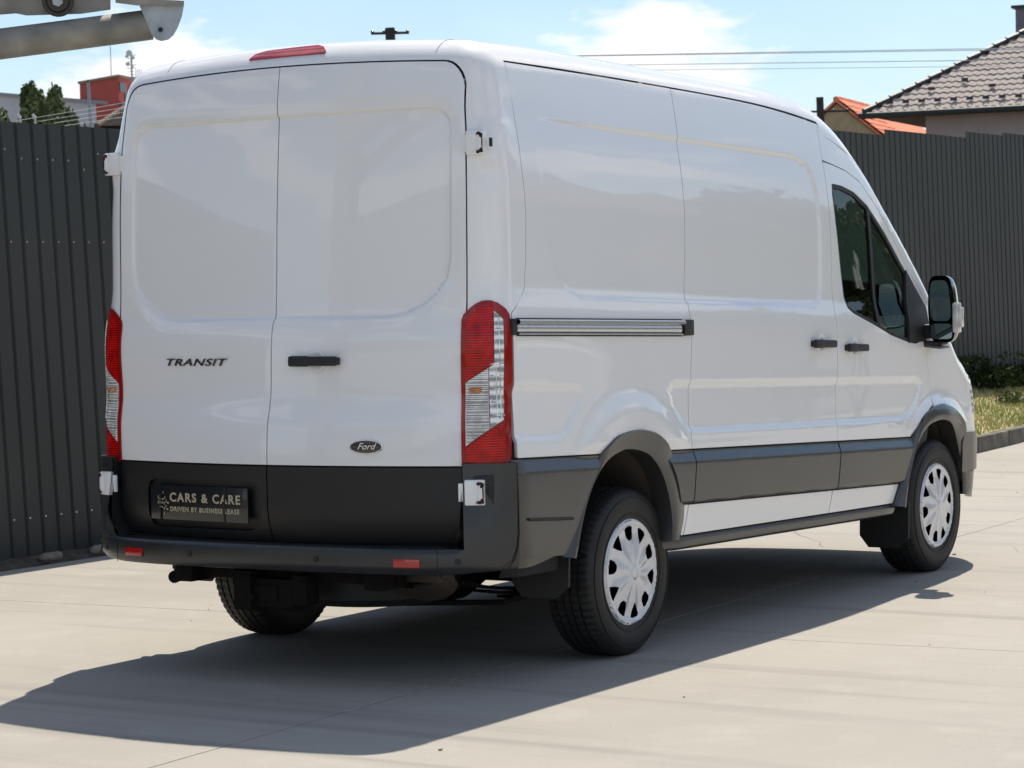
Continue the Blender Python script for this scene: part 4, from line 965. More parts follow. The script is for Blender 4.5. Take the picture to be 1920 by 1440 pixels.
# thin cracks, sealer drops, pebbles on the slabs
g=G()
def crack(pts,w):
    q=[Vector((p[0],p[1],.0012)) for p in pts];V=[];F_=[]
    for i,p in enumerate(q):
        d=(q[min(i+1,len(q)-1)]-q[max(i-1,0)]).normalized();n=Vector((-d.y,d.x,0));ww=w*random.uniform(.4,1)
        V+=[p+n*ww,p-n*ww]
        if i: F_.append((2*i-2,2*i-1,2*i+1,2*i))
    g.add([v[:] for v in V],F_)
def jag(a,b,n,amp):
    return [(a[0]+(b[0]-a[0])*i/n+random.gauss(0,amp),a[1]+(b[1]-a[1])*i/n+random.gauss(0,amp)) for i in range(n+1)]
crack(jag((-.1,4.2),(-1.8,6.6),20,.02),.002);crack(jag((2.2,2.4),(.9,4.6),18,.015),.0016);crack(jag((-3.2,-.1),(-2.4,.2),9,.01),.0016)
o=g.build('crack',mat('crack_dark',(.09,.08,.07),rough=1));o['kind']='stuff'
g=G()
for k in range(170):
    x,y=random.uniform(-3.9,4.5),random.uniform(-3.6,14);s_=random.choice([.002,.003,.003,.005,.007])*random.uniform(.6,1.2)
    g.box((x,y,s_*.4),(s_*2,s_*1.5,s_),rot=random.uniform(0,3),bev=0)
o=tag(g.build('grit',mat('grit_grey',(.16,.14,.12),rough=.9,col2=(.42,.40,.36),vscale=.8)),'loose grit and tiny pebbles scattered over the concrete','grit');o['kind']='stuff'
for (px,py,s_) in ((612,1352,.0),(190,1100,.0)): pass

g=G()
for k in range(7):
    v=-4.05+k*.19;u=random.gauss(0,.012);x0,y0=W2(u,v+1.75);x1,y1=W2(u+random.gauss(0,.01),v+1.75+random.uniform(.05,.14));g.add([(x0-.006,y0,.0014),(x0+.006,y0,.0014),(x1+.004,y1,.0014),(x1-.004,y1,.0014)],[(0,1,2,3)])
o=g.build('lime_scuff',mat('lime_scuff_white',(.42,.41,.40),rough=.9));o['kind']='stuff'
# ---------------------------------------------------------------- corrugated fence along the left side of the yard
FX=-4.25
M_FEN=mat('anthracite_sheet',(.046,.050,.049),rough=.55,var=.10,vscale=.8,spec=.22,metal=.0)
M_FEND=mat('fence_rail_steel',(.05,.05,.05),rough=.6)
M_SCREW=mat('zinc_screw',(.55,.55,.52),rough=.3,metal=.8)
FENCE=thing('sheet_fence','long dark grey corrugated sheet metal fence behind the van, stepped along its top','fence',(FX,8,0))
def gz(y): # ground height at the foot of the fence
    return float(.50*sst(np.array(y),9.0,17.0))
def fence_panel(y0,y1,z0,z1,name='fence_panel'):
    """trapezoid ribbed sheet; ribs lean with the true vertical"""
    pit=.1365;prof=[(0,.016),(.104,.016),(.113,0),(.127,0),(.1365,.016)]
    g=G();V=[];ys=[];k0=math.floor(y0/pit)
    pts=[]
    k=0
    while True:
        base=y0+k*pit
        for dy,dx in prof[:-1]:
            if base+dy>y1:break
            pts.append((base+dy,dx))
        k+=1
        if base>y1:break
    pts.append((y1,0))
    h=z1-z0
    n=len(pts)
    for zz in (z0,z1):
        for y,dx in pts:V.append((FX+dx,y-.056*(zz-z0),zz))
    F_=[(i,i+1,n+i+1,n+i) for i in range(n-1)]
    V+= [(v[0]-.0015,v[1],v[2]) for v in V];F_+=[(2*n+i+1,2*n+i,3*n+i,3*n+i+1) for i in range(n-1)]
    g.add(V,F_);return g.build(name,M_FEN,FENCE,smooth=None),pts
PITCH=.1365
steps=[(-6.45,-4.22,0,2.58),(-4.22,-1.99,0,2.58),(-1.99,.24,0,2.58),(.24,2.47,0,2.581),(2.47,4.70,0,2.58),(4.70,6.90,0.02,2.62),(6.90,9.10,.06,2.72),(9.10,11.3,.12,2.84),(11.3,13.0,.2,2.93),(13.0,14.88,.3,3.003),(14.88,17.11,.40,3.063),(17.11,18.21,.48,3.129),(18.21,20.4,.52,3.162),(20.4,22.6,.6,3.22),(22.6,24.8,.7,3.3)]
for y0,y1,z0,z1 in steps:
    y0=round(y0/PITCH)*PITCH;y1=round(y1/PITCH)*PITCH
    o,pts=fence_panel(y0,y1,z0,z1)
    if -2<y0<5:
        g=G();zs=[(.27,0),(1.22,0),(1.98,0)]
        if y0<2.4:pass
        for j,(z,dummy) in enumerate([(.25,0),(1.88,0),(2.37,0)]):
            for i,(y,dx) in enumerate(pts):
                if i%4==0 and y<y1-.03:
                    zz=z+(.05*((i//4)%5==3)-.05*((i//4)%7==2) if j==2 else 0)
                    yy=y+.012-.056*(zz-z0);c=Vector((FX+.0165,yy,zz));g.tube([c,c+Vector((.006,0,0))],.0062,6)
        g.build('screw',M_SCREW,o,smooth=None)['kind']='stuff'
g=G()
for z in (.28,1.25,2.3):g.box((FX-.03,2,z),(.04,17,.04))
g.build('fence_rail',M_FEND,FENCE)
for y in np.arange(-6,25,2.6):
    g=G();zz=gz(y);g.box((FX-.08,y,zz+1.2),(.06,.06,2.5));g.build('fence_post',M_FEND,FENCE)
g=G();g.grid([[(FX-.03,y,gz(y)-.3),(FX-.03,y,gz(y)+.12)] for y in np.arange(9,26,.5)]);g.build('plinth_board',mat('plinth_concrete',(.16,.15,.14),rough=.9,var=.2),FENCE)
# earth strip with stones and weeds at the foot
g=G();Pg=[]
for y in np.arange(-7,9.6,.12):
    Pg.append([(x,y,z+random.uniform(-.012,.012)) for x,z in ((-3.952,.004),(-4.0,.012),(-4.08,.03),(-4.17,.025),(-4.35,.03))])
g.grid(Pg);struct(g.build('soil_strip',mat('dark_soil',(.045,.038,.03),rough=.95,col2=(.10,.085,.065),vscale=9,bump=1,bscale=60,bdist=.02),smooth=50))
def stone(x,y,z,sx,sy,sz,label,m):
    bm=bmesh.new();bmesh.ops.create_icosphere(bm,subdivisions=2,radius=1)
    for v in bm.verts:
        k=1+random.uniform(-.16,.16);v.co=Vector((v.co.x*sx*k,v.co.y*sy*k,v.co.z*sz*k))
    bm.transform(Matrix.Translation((x,y,z)));g=G();bm.verts.index_update();g.add([v.co[:] for v in bm.verts],[[v.index for v in f.verts] for f in bm.faces]);bm.free()
    return tag(g.build('stone',m,smooth=70),label,'stone',None)
M_ST=mat('pale_stone',(.17,.155,.135),rough=.9,var=.25,vscale=14)
p=at(58,1063,15.0);stone(-4.02,1.98,.03,.045,.11,.035,'flat pale stone at the foot of the fence, nearest the left edge',M_ST)
stone(-4.03,2.42,.03,.04,.085,.035,'second flat stone at the fence foot, left of the weeds',M_ST)
M_WEED=mat('weed_leaf',(.05,.085,.025),rough=.6,var=.35,vscale=30)
def leafy(name,label,cat,c,size,n,leaf,m,stem=None,group=None,squash=1.,zlift=None):
    """plant of many leaf sized faces spread through an uneven volume"""
    rg=np.random.RandomState(abs(hash(label))%100000 if False else int(sum(map(ord,label)))%9973)
    sx,sy,sz=size;t=thing(name,label,cat,c,group)
    cl=[(rg.uniform(-.7,.7)*sx,rg.uniform(-.7,.7)*sy,rg.uniform(.2,.85)*sz,rg.uniform(.25,.5)) for _ in range(14)]
    V=np.zeros((n*4,3))
    for i in range(n):
        q=cl[rg.randint(len(cl))];d=rg.normal(size=3);d/=np.linalg.norm(d);r_=rg.uniform(.5,1)**.5*q[3]
        p=np.array([q[0]+d[0]*r_*sx,q[1]+d[1]*r_*sy,max(.01,q[2]+d[2]*r_*sz*.6)])
        a=rg.normal(size=3);a/=np.linalg.norm(a);b=np.cross(a,rg.normal(size=3));b/=np.linalg.norm(b);l=leaf*rg.uniform(.6,1.3)
        V[4*i:4*i+4]=[p-a*l,p-b*l*.45,p+a*l,p+b*l*.45]
    V+=np.array(c)
    g=G();g.add(V,[(4*i,4*i+1,4*i+2,4*i+3) for i in range(n)]);g.build('foliage',m,t,smooth=None)
    g=G()
    for q in cl[:6]: g.tube([Vector(c),Vector(c)+Vector((q[0]*.5,q[1]*.5,q[2]*.6)),Vector(c)+Vector(q[:3])],[.012*max(sx,.2),.009*max(sx,.2),.004*max(sx,.2)],5)
    g.build('stem',mat('plant_stem',(.06,.045,.03),rough=.9) if 'plant_stem' not in bpy.data.materials else bpy.data.materials['plant_stem'],t)
    return t
leafy('weed','small green weed growing at the foot of the fence, left of the van bumper','weed',(-4.06,2.62,.01),(.09,.14,.10),150,.022,M_WEED)
leafy('weed','low dark weeds at the fence foot behind the bumper corner','weed',(-4.10,2.95,.01),(.09,.18,.07),130,.018,M_WEED)
# ---------------------------------------------------------------- verge with kerb
def vx(y): return -2.22-.085*(y-12.1)-.012*(y-12.1)**2*(y>12.1)     # kerb line
g=G();Pg=[]
def vz(x,y):
    k=(x-FX)/(vx(y)-FX);return (.128+(1-k)**1.5*(gz(y)*.9-.1)*(gz(y)>.05)+.015*math.sin(x*5+y*3))*(1)
for y in np.arange(9.0,26,.25):
    Pg.append([(FX-.2+(vx(y)-.09-FX+.2)*k,y,vz(FX-.2+(vx(y)-.09-FX+.2)*k,y)) for k in np.linspace(0,1,10)])
g.grid(Pg);VERGE=struct(g.build('verge',mat('verge_soil',(.30,.27,.12),rough=1,col2=(.45,.36,.20),vscale=5,bump=.6,bscale=30,bdist=.02)))
M_KERB=mat('kerb_concrete',(.20,.18,.155),rough=.9,col2=(.10,.09,.075),vscale=6,bump=.6,bscale=60)
KERB=thing('kerb','grey concrete kerb edging the grass verge on the right','kerb',(vx(12),12,0))
y=9.0
while y<24:
    y2=y+.985;g=G();d=random.uniform(-.006,.006)
    c=((vx(y)+vx(y2))/2-.045+d,(y+y2)/2,.065);a=math.atan2(-(vx(y2)-vx(y)),y2-y)
    g.box(c,(.10,.975,.15),rot=a,bev=.012);g.build('kerb_stone',M_KERB,KERB);y=y2+.012
# grass blades
rg=np.random.RandomState(5);n=17000;V=np.zeros((n*3,3));ok=0
yy=9.2+rg.rand(n)*14;kk=rg.rand(n)
for i in range(n):
    xk=vx(yy[i])-.10;x=FX+.35+(xk-FX-.35)*kk[i];z=vz(x,yy[i]);h=rg.uniform(.02,.07)*(1.4 if rg.rand()<.08 else 1);a=rg.uniform(0,6.28);w_=.006
    lx,ly=rg.normal(0,.35)*h,rg.normal(0,.35)*h
    V[3*i]=(x-w_*math.cos(a),yy[i]-w_*math.sin(a),z-.01);V[3*i+1]=(x+w_*math.cos(a),yy[i]+w_*math.sin(a),z-.01);V[3*i+2]=(x+lx,yy[i]+ly,z+h)
g=G();g.add(V,[(3*i,3*i+1,3*i+2) for i in range(n)])
def grassm():
    m=mat('grass_blades',(.22,.34,.08),rough=.8,col2=(.56,.49,.24),vscale=1.3)
    return m
o=tag(g.build('grass',grassm(),smooth=None),'short half dry grass on the verge behind the kerb','grass');o['kind']='stuff'
M_SH=mat('shrub_leaf_dark',(.030,.048,.016),rough=.9,spec=.1,var=.3,vscale=12)
M_SH2=mat('shrub_leaf_light',(.085,.12,.03),rough=.6,var=.3,vscale=12)
for i,(y,x,sx,sz,l) in enumerate(((15.2,-3.95,.30,.42,'low dark shrub against the fence, half hidden by the van nose'),(16.6,-3.9,.42,.38,'dark leafy bramble at the fence foot, just right of the van'),(17.6,-3.9,.40,.30,'dark creeper at the fence foot, second from the van'),(18.7,-3.9,.45,.36,'dark bushy growth at the fence foot, near the right edge of the view'))):
    leafy('shrub',l,'shrub',(x,y,vz(x,y)),(sx,.55,sz),1500,.032,M_SH)
for (y,x,l) in ((16.05,-3.42,'bright green low plant on the grass, nearest the van'),(16.75,-3.45,'small bright sapling tuft on the grass, right of the leafy plant'),(17.7,-3.55,'little green sprout on the grass near the right edge')):
    leafy('verge_plant',l,'plant',(x,y,vz(x,y)-.02),(.14,.30,.15),260,.030,M_SH2)

# ---------------------------------------------------------------- houses beyond the fence on the right
DH=80.
A=at(1620,212,DH);B=at(1920,198,DH*.985)
e=(B-A);e.z=0;e.normalize();nrm=Vector((-e.y,e.x,0));nrm=nrm if nrm.dot(Vector(_f))>0 else -nrm
slope=.62;Lh=15.0;zE=A.z
HOUSE=thing('tiled_house','large grey house with a brown-grey tiled hip roof above the fence on the right','house',(A.x,A.y,-1),None)
M_TILE=mat('weathered_roof_tile',(.36,.32,.30),rough=.85,var=.16,vscale=1.2)
M_TRIM=mat('dark_roof_edge',(.02,.03,.035),rough=.5)
M_WALL=mat('mauve_grey_render',(.38,.33,.34),rough=.9,var=.08,vscale=1)
slope_v=(nrm+Vector((0,0,slope))).normalized()
rn=e.cross(slope_v).normalized();rn=rn if rn.z>0 else -rn
def roofp(u,v,h=0): return A+e*u+nrm*v+Vector((0,0,v*slope))+rn*h
D2=6.0
g=G();
C0_=[roofp(0,0,-.06),roofp(Lh,0,-.06),roofp(Lh-D2,D2,-.06),roofp(D2,D2,-.06)]
far=[A+nrm*2*D2,A+e*Lh+nrm*2*D2]
g.add([q[:] for q in C0_]+[q[:] for q in far],[(0,1,2,3),(0,3,4),(3,2,5,4),(1,5,2)]);g.build('roof',M_TILE,HOUSE,smooth=None);ROOF=bpy.data.objects['roof']
# one wavy tile, shared
tw,tl=.25,.35
tm=G();rows=[]
for q in range(7):
    u=tw*q/6;hh=.022*math.sin(math.pi*2*q/6*1.0+.4)
    rows.append([roofp(u,0,hh+.035)-A,roofp(u,tl*.52*1.75,hh+.004)-A if False else roofp(u,tl/math.sqrt(1+slope**2)*1.03,hh+.002)-A])
tm.grid([[r_[0],r_[1]] for r_ in rows]);tm.grid([[r_[0],r_[0]-rn*.03] for r_ in rows])
tme=bpy.data.meshes.new('tile');Vt=np.vstack(tm.v);tme.from_pydata([tuple(q) for q in Vt],[],tm.f);tme.materials.append(M_TILE);tme.polygons.foreach_set('use_smooth',[True]*len(tme.polygons));tme.update()
dv=tl/math.sqrt(1+slope**2);cnt=0;rest=G()
for r_ in range(int(D2/dv)):
    v=r_*dv
    for c_ in range(int(Lh/tw)+1):
        u=c_*tw+(r_%2)*.0
        if u<v+.05 or u>Lh-v-.2:continue
        p=roofp(u,v)
        pv=Vector(p)-Vector(CAM);sx_=960+FPX*pv.dot(Vector(_rr))/pv.dot(Vector(_f))
        jit=Vector((0,0,random.uniform(-.006,.006)))
        if sx_<1925 and cnt<296:
            o=bpy.data.objects.new('tile',tme);COL.objects.link(o);o.location=p+jit;o.parent=ROOF;o.matrix_parent_inverse=wm(ROOF).inverted();cnt+=1
        else: rest.add(Vt+np.array(p+jit),tm.f)
        
o=rest.build('roof_tiles',M_TILE,ROOF,smooth=50);o['kind']='stuff'
# hip and ridge caps, gutter, snow guards
g=G()
n_=18
for k in range(n_):
    t0,t1=D2*k/n_,D2*(k+1.12)/n_;g.tube([roofp(t0,t0,.05),roofp(t1,t1,.03)],[.11,.095],8)
g.build('hip_tiles',M_TRIM,HOUSE)
g=G();g.tube([roofp(-.15,-.10,-.02),roofp(Lh+.1,-.10,-.02)],.085,8);g.prism([roofp(-.1,-.02,-.02),roofp(-.1,-.02,-.20),roofp(-.1,.03,-.20),roofp(-.1,.03,-.02)],Vector((0,0,0)),e*(Lh+.2));g.build('gutter',M_TRIM,HOUSE)
g=G()
for c_ in range(26):
    for (v,s0) in ((.35,0),(1.42 if c_%2 else 1.0,1)):
        u=.75+c_*.5
        if s0 and c_%1: continue
        if s0: u=1.9+c_*.95
        if u<v+.25 or u>Lh-v:continue
        g=G();g.box(roofp(u,v,.11),(.20,.05,.10),rot=math.atan2(e.y,e.x));g.build('snow_guard',M_TRIM,HOUSE)
W0_=A+e*1.75+nrm*.75;W1_=A+e*(Lh-.8)+nrm*.75
g=G();g.prism([Vector((q.x,q.y,zE-.10)) for q in (W0_,W1_,W1_+nrm*(2*D2-1.5),W0_+nrm*(2*D2-1.5))],Vector((0,0,-8)),Vector((0,0,0)));fixnormals(g.build('wall',M_WALL,HOUSE,smooth=None))
g=G();g.prism([Vector((q.x,q.y,zE-.10)) for q in (A+e*.05+nrm*.05,A+e*Lh+nrm*.05,A+e*Lh+nrm*(2*D2-.1),A+e*.05+nrm*(2*D2-.1))],Vector((0,0,0)),Vector((0,0,.06)));fixnormals(g.build('soffit',mat('soffit_board',(.10,.08,.07),rough=.9),HOUSE,smooth=None))
pc=at(1926,30,DH*1.05)
g=G();g.box((pc.x,pc.y,pc.z-.9),(.62,.62,2.3),rot=math.atan2(e.y,e.x));CHM=g.build('chimney',mat('chimney_render',(.17,.16,.20),rough=.9),HOUSE);g=G();g.box((pc.x,pc.y,pc.z+.28),(.86,.86,.09),rot=math.atan2(e.y,e.x),bev=.01);g.build('chimney_cap',M_TRIM,CHM)
# small house with orange tiles
ap=at(1567,191,95);dirr=(at(1625,206,99.9)-ap);dirr.z=0;dirr.normalize();cx_=Vector((dirr.y,-dirr.x,0))
SH=thing('orange_roof_house','small cream gabled house with bright orange tiled roof, left of the big grey one','house',(ap.x,ap.y,0))
Wd=5.0;sl_=.82;Ld=13.
M_OR=mat('orange_clay_tile',(.66,.21,.11),rough=.8,var=.18,vscale=3)
zl=ap.z-Wd*sl_
g=G();bl=ap-cx_*Wd;br=ap+cx_*Wd;g.prism([Vector((ap.x,ap.y,ap.z-.06)),Vector((br.x,br.y,zl)),Vector((br.x,br.y,-1)),Vector((bl.x,bl.y,-1)),Vector((bl.x,bl.y,zl))],dirr*.15,dirr*Ld);fixnormals(g.build('wall',mat('cream_render',(.40,.33,.20),rough=.9,var=.08),SH,smooth=None))
g=G()
for s in (1,-1):
    a_=ap;b_=ap+cx_*s*(Wd+.3)+Vector((0,0,-(Wd+.3)*sl_));g.prism([a_,b_,b_+Vector((0,0,.10)),a_+Vector((0,0,.10))],Vector((0,0,0)),dirr*(Ld+.3))
RO=g.build('roof',M_OR,SH,smooth=None);fixnormals(RO)
dn=(cx_-Vector((0,0,sl_))).normalized();nn_=dirr.cross(dn);nn_=nn_ if nn_.z>0 else -nn_
tg=G()
for q in range(6):
    u=.30*q/5
    tg.v.append(np.array([dirr*u+nn_*(.13+.03*math.sin(math.pi*q/5)),dirr*u+dn*.40+nn_*(.16+.03*math.sin(math.pi*q/5)),dirr*u+dn*.40+nn_*(.10)]))
Vt2=np.vstack(tg.v);Ft2=[]
for q in range(5):
    a_=3*q;Ft2+=[(a_,a_+1,a_+4,a_+3),(a_+1,a_+2,a_+5,a_+4)]
m2=bpy.data.meshes.new('tile_orange');m2.from_pydata([tuple(q) for q in Vt2],[],Ft2);m2.materials.append(M_OR);m2.update()
for r_ in range(7):
    for c_ in range(14):
        o=bpy.data.objects.new('tile',m2);COL.objects.link(o);o.location=ap+dirr*(c_*.30+.05)+dn*(r_*.36+.03)+Vector((0,0,random.uniform(-.01,.01)));o.parent=RO;o.matrix_parent_inverse=wm(RO).inverted()
g=G()
for k in range(30):g.tube([ap+dirr*(k*.40)+Vector((0,0,.10)),ap+dirr*(k*.40+.44)+Vector((0,0,.12))],[.11,.13],7)
g.build('ridge_tiles',M_OR,SH)
# utility poles and wires
M_POLE=mat('dark_pole',(.035,.032,.03),rough=.8)
def pole(px,py,D,r0,arms,label,wires=None):
    top=at(px,py,D);t=thing('utility_pole',label,'utility pole',(top.x,top.y,0));g=G();foot=top-LEAN.normalized()*(top.z+.0);g.tube([foot,top],[r0*1.3,r0],10);P_=g.build('pole',M_POLE,t)
    out=[]
    for (dz,hw,n) in arms:
        g=G();c=top-Vector((0,0,dz));rt=Vector((_rr[0],_rr[1],0)).normalized();g.box(c,(hw*2,.06,.06),rot=math.atan2(rt.y,rt.x),bev=.01);ca=g.build('cross_arm',M_POLE,t)
        for k in range(n):
            q=c+rt*(hw*(-1+2*k/(n-1))*.93);g=G();g.tube([q,q+Vector((0,0,.03)),q+Vector((0,0,.06)),q+Vector((0,0,.075))],[.02,.04,.04,.02],8);g.build('insulator',mat('insulator_glaze',(.05,.06,.07),rough=.2) if 'insulator_glaze' not in bpy.data.materials else bpy.data.materials['insulator_glaze'],ca);out.append(q+Vector((0,0,.2)))
    return out
i1=pole(1537,182,75,.11,[(.42,.85,5)],'dark utility pole with a row of insulators, left of the orange roof')
i2=pole(731,52,62,.12,[(.13,.46,4)],'dark pole top with cross arm peeking over the van roof')
def wire(a,b,sag,r_,label,n=26,group='overhead wires'):
    g=G();pts=[a+(b-a)*t-Vector((0,0,sag*4*t*(1-t))) for t in np.linspace(0,1,n)];g.tube(pts,r_,5,cap=False)
    return tag(g.build('overhead_wire',bpy.data.materials.get('wire_grey') or mat('wire_grey',(.55,.58,.62),rough=.6)),label,'wire',group)
for k,(x0,y0,x1,y1,l) in enumerate(((1000,106,1850,91,'topmost overhead wire crossing the sky to the grey house roof'),(1000,107,1850,94,'overhead wire running close below the topmost one'),(1080,124,1800,114,'middle overhead wire above the van front'),(1080,134,1760,126,'lowest and faintest overhead wire above the van front'))):
    a=at(x0-500,y0+(y0-y1)*.55,95);b=at(x1+120,y1-2,70);wire(a,b,.0,.011 if k<3 else .007,l)
# ---------------------------------------------------------------- beyond the fence on the left
M_WHT=mat('pale_panel_wall',(.50,.52,.55),rough=.8,var=.06,vscale=.3)
M_REDW=mat('red_cladding',(.40,.055,.035),rough=.7,var=.08,vscale=.5)
a=at(-60,173,150);b=at(330,205,132)
HALL=thing('warehouse','long pale industrial hall beyond the fence with a flat parapet','warehouse',(a.x,a.y,-1))
dv_=(b-a);nb=Vector((-dv_.y,dv_.x,0)).normalized();nb=nb if nb.dot(Vector(_f))>0 else -nb
g=G();g.add([a[:],b[:],(b.x,b.y,-2),(a.x,a.y,-2),(a+nb*30)[:],(b+nb*30)[:],(b.x+nb.x*30,b.y+nb.y*30,-2),(a.x+nb.x*30,a.y+nb.y*30,-2)],[(0,1,2,3),(0,4,5,1),(4,7,6,5),(0,3,7,4),(1,5,6,2)]);g.build('wall',M_WHT,HALL,smooth=None)
g=G();g.prism([a+Vector((0,0,.14)),a+Vector((0,0,-.05)),a-nb*.12+Vector((0,0,-.05)),a-nb*.12+Vector((0,0,.14))],Vector((0,0,0)),dv_);fixnormals(g.build('parapet_flashing',mat('grey_flashing',(.22,.23,.25),rough=.5),HALL,smooth=None))
c0=at(149,153,140);c1=at(222,147,136);c2=at(290,157,141)
RB=thing('red_block','red clad rooftop block of the hall, left of the van roof','building',(c1.x,c1.y,0))
zt=(c0.z+c1.z)/2;zb=at(200,197,137).z
back=c0+(c2-c1)
g=G();g.prism([Vector((q.x,q.y,0)) for q in (c0,c1,c2,back)],Vector((0,0,zb-1.5)),Vector((0,0,zt)));fixnormals(g.build('wall',M_REDW,RB,smooth=None))
g=G();
for (q,w_) in ((c0,c1),(c1,c2)):
    d_=w_-q;d_.z=0;g.box(((q.x+w_.x)/2,(q.y+w_.y)/2,zt+.03),(d_.length+.1,.16,.14),rot=math.atan2(d_.y,d_.x))
g.build('roof_edge',mat('tan_edge',(.25,.16,.10),rough=.7),RB)
g=G()
for (fx,z0,w_) in ((.10,.62,.9),(.35,.55,.7),(.2,.30,.6)):
    q=c1+(c2-c1)*fx;d_=(c2-c1);g.box((q.x,q.y,zb+(zt-zb)*z0),(w_,.1,.5),rot=math.atan2(d_.y,d_.x))
g.build('window',mat('dark_window',(.06,.06,.07),rough=.2),RB)
# antenna mast
mt=at(246,98,136);AM=thing('antenna_mast','thin mast with round dishes and aerials on the red rooftop block','antenna',(mt.x,mt.y,zt))
M_GAL=mat('galvanised_mast',(.30,.32,.36),rough=.5,metal=.4)
g=G();g.tube([Vector((mt.x,mt.y,zt-.3)),Vector((mt.x,mt.y,mt.z))],.045,6);g.build('mast',M_GAL,AM)
rt=Vector((_rr[0],_rr[1],0)).normalized();fw=Vector((_f[0],_f[1],0)).normalized()
for (dx,dz,r_) in ((-.10,-.05,.14),(.09,-.30,.09),(-.22,-.22,.08),(-.18,-.62,.10),(.06,-.75,.06)):
    r_*=1.15
    q=Vector((mt.x,mt.y,mt.z+dz))+rt*dx;g=G();g.tube([q-fw*.12,q-fw*.06,q+fw*.02],[r_,r_*.95,r_*.4],14);g.build('dish',mat('dish_white',(.6,.62,.64),rough=.5) if 'dish_white' not in bpy.data.materials else bpy.data.materials['dish_white'],AM)
g=G()
for k in range(9):
    z=mt.z-.15-k*.17;g.tube([Vector((mt.x,mt.y,z))-rt*random.uniform(.05,.3),Vector((mt.x,mt.y,z))+rt*random.uniform(.05,.28)],.016,5)
for k in range(4):
    q=Vector((mt.x,mt.y,mt.z-1.35))+rt*(.22+.10*k);g.tube([q,q+Vector((0,0,.45))],.02,5)
g.tube([Vector((mt.x,mt.y,mt.z-1.3)),Vector((mt.x,mt.y,mt.z-1.3))+rt*.55],.018,5)
g.build('aerial',M_GAL,AM)
g=G();wt=at(206,70,137);wb=at(209,150,137);g.tube([wb,wt],.022,5);tag(g.build('whip_aerial',M_GAL),'hair thin vertical aerial rising from the red block roof','aerial')
# lamp post
lt=at(165,154,58);g=G();g.tube([lt-LEAN.normalized()*6.0,lt],[.045,.035],10)
t=thing('lamp_post','slim pale grey post standing in front of the red block','post',(lt.x,lt.y,0));g.build('post',mat('post_grey',(.28,.33,.38),rough=.5),t);g=G();g.tube([lt,lt+Vector((0,0,.04))],[.05,.03],10);g.build('post_cap',M_POLE,t)
# poplars: tapered trunk, limbs and a crown of leaf clumps
M_LEAF=mat('poplar_leaf',(.085,.125,.045),rough=.6,col2=(.19,.24,.10),vscale=1.6)
M_BARK=mat('bark',(.07,.055,.04),rough=.9)
def tree(px,ytop,ybase,hw,D,label,n=5200,seed=1,group='poplars beyond the fence'):
    rg=np.random.RandomState(seed);top=at(px,ytop,D);sc=D/FPX;H=(ybase-ytop)*sc;Wr=hw*sc;base=top-LEAN.normalized()*(H+1.6)
    t=thing('poplar_tree',label,'tree',(base.x,base.y,base.z),group)
    ax=(top-base)/ (top-base).length;g=G();g.tube([base+ax*k*(H+1.4)/6+Vector((rg.normal()*.03,rg.normal()*.03,0)) for k in range(7)],[.14,.12,.10,.08,.06,.04,.015],8);tr=g.build('trunk',M_BARK,t)
    g=G();cl=[]
    for k in range(46):
        f=rg.uniform(.02,1)**.85;zz=1.2+f*H*.97;prof_=math.sin(math.pi*min(1,(1-f)*.80+.12))**.7;a_=rg.uniform(0,6.28);rad=Wr*prof_*rg.uniform(.3,.86)
        c=base+ax*zz+rt*math.cos(a_)*rad+fw*math.sin(a_)*rad;cl.append((c,rg.uniform(.24,.44)*Wr*(.55+.6*prof_)));g.tube([base+ax*max(.5,zz-rad*1.4),c],[.03,.008],4)
    g.build('limb',M_BARK,tr)
    V=np.zeros((n*4,3))
    for i in range(n):
        c,r_=cl[rg.randint(len(cl))];d=rg.normal(size=3);d/=np.linalg.norm(d);d[2]*=1.9
        p=np.array(c)+d*r_*rg.uniform(.45,1.05);a=rg.normal(size=3);a/=np.linalg.norm(a);b=np.cross(a,rg.normal(size=3));b/=np.linalg.norm(b);l=.068*rg.uniform(.6,1.4)
        V[4*i:4*i+4]=[p-a*l,p-b*l*.6,p+a*l,p+b*l*.6]
    g=G();g.add(V,[(4*i,4*i+1,4*i+2,4*i+3) for i in range(n)]);g.build('crown',M_LEAF,t,smooth=None)
tree(59,136,236,27,62,'tallest poplar, left one of the pair above the fence',6500,1)
tree(97,138,236,22,63,'poplar with a leaning tip, right one of the tall pair',5500,2)
tree(124,182,238,20,60,'shorter poplar just right of the tall pair',3500,3)
tree(156,212,240,12,58,'small treetop at the foot of the grey post',1500,4)
tree(-6,180,240,20,60,'dark treetop cut by the left edge of the view',3500,5)
tree(14,206,240,22,58,'low bushy treetop beside the left edge, below the hall roof',3000,6)
# dark tiled roof beside the van
q0=at(181,236,48);q1=at(226,206,50)
TR=thing('dark_tiled_roof','corner of a dark brown tiled roof showing between the fence and the van','house',(q0.x,q0.y,0))
hipd=(q1-q0);q2=q0+hipd*4;rr2=Vector((rt.x,rt.y,0))
g=G();E0=q0;E1=q0+rr2*4+Vector((0,0,-.02));T1=q0+hipd*3.2;g.add([E0[:],E1[:],T1[:],(E0+fw*5)[:]],[(0,1,2),(0,2,3)]);RF=g.build('roof',mat('dark_brown_tile',(.022,.016,.014),rough=1.,spec=.1,var=.3,vscale=6),TR,smooth=None)
g=G()
for k in range(7):
    a_=q0+hipd*(k*.30);g.tube([a_,a_+hipd*.34],[.055,.045],7)
g.build('hip_tiles',mat('weathered_hip_tile',(.11,.08,.06),rough=.9),TR)
for k in range(5):
    g=G();z0=.10+k*.13;pa=q0+hipd*(z0*1.1)+Vector((0,0,-.03));g.tube([pa-fw*.03,pa+rr2*1.4-fw*.03],.025,5);g.build('tile_row',bpy.data.materials['dark_brown_tile'],RF)
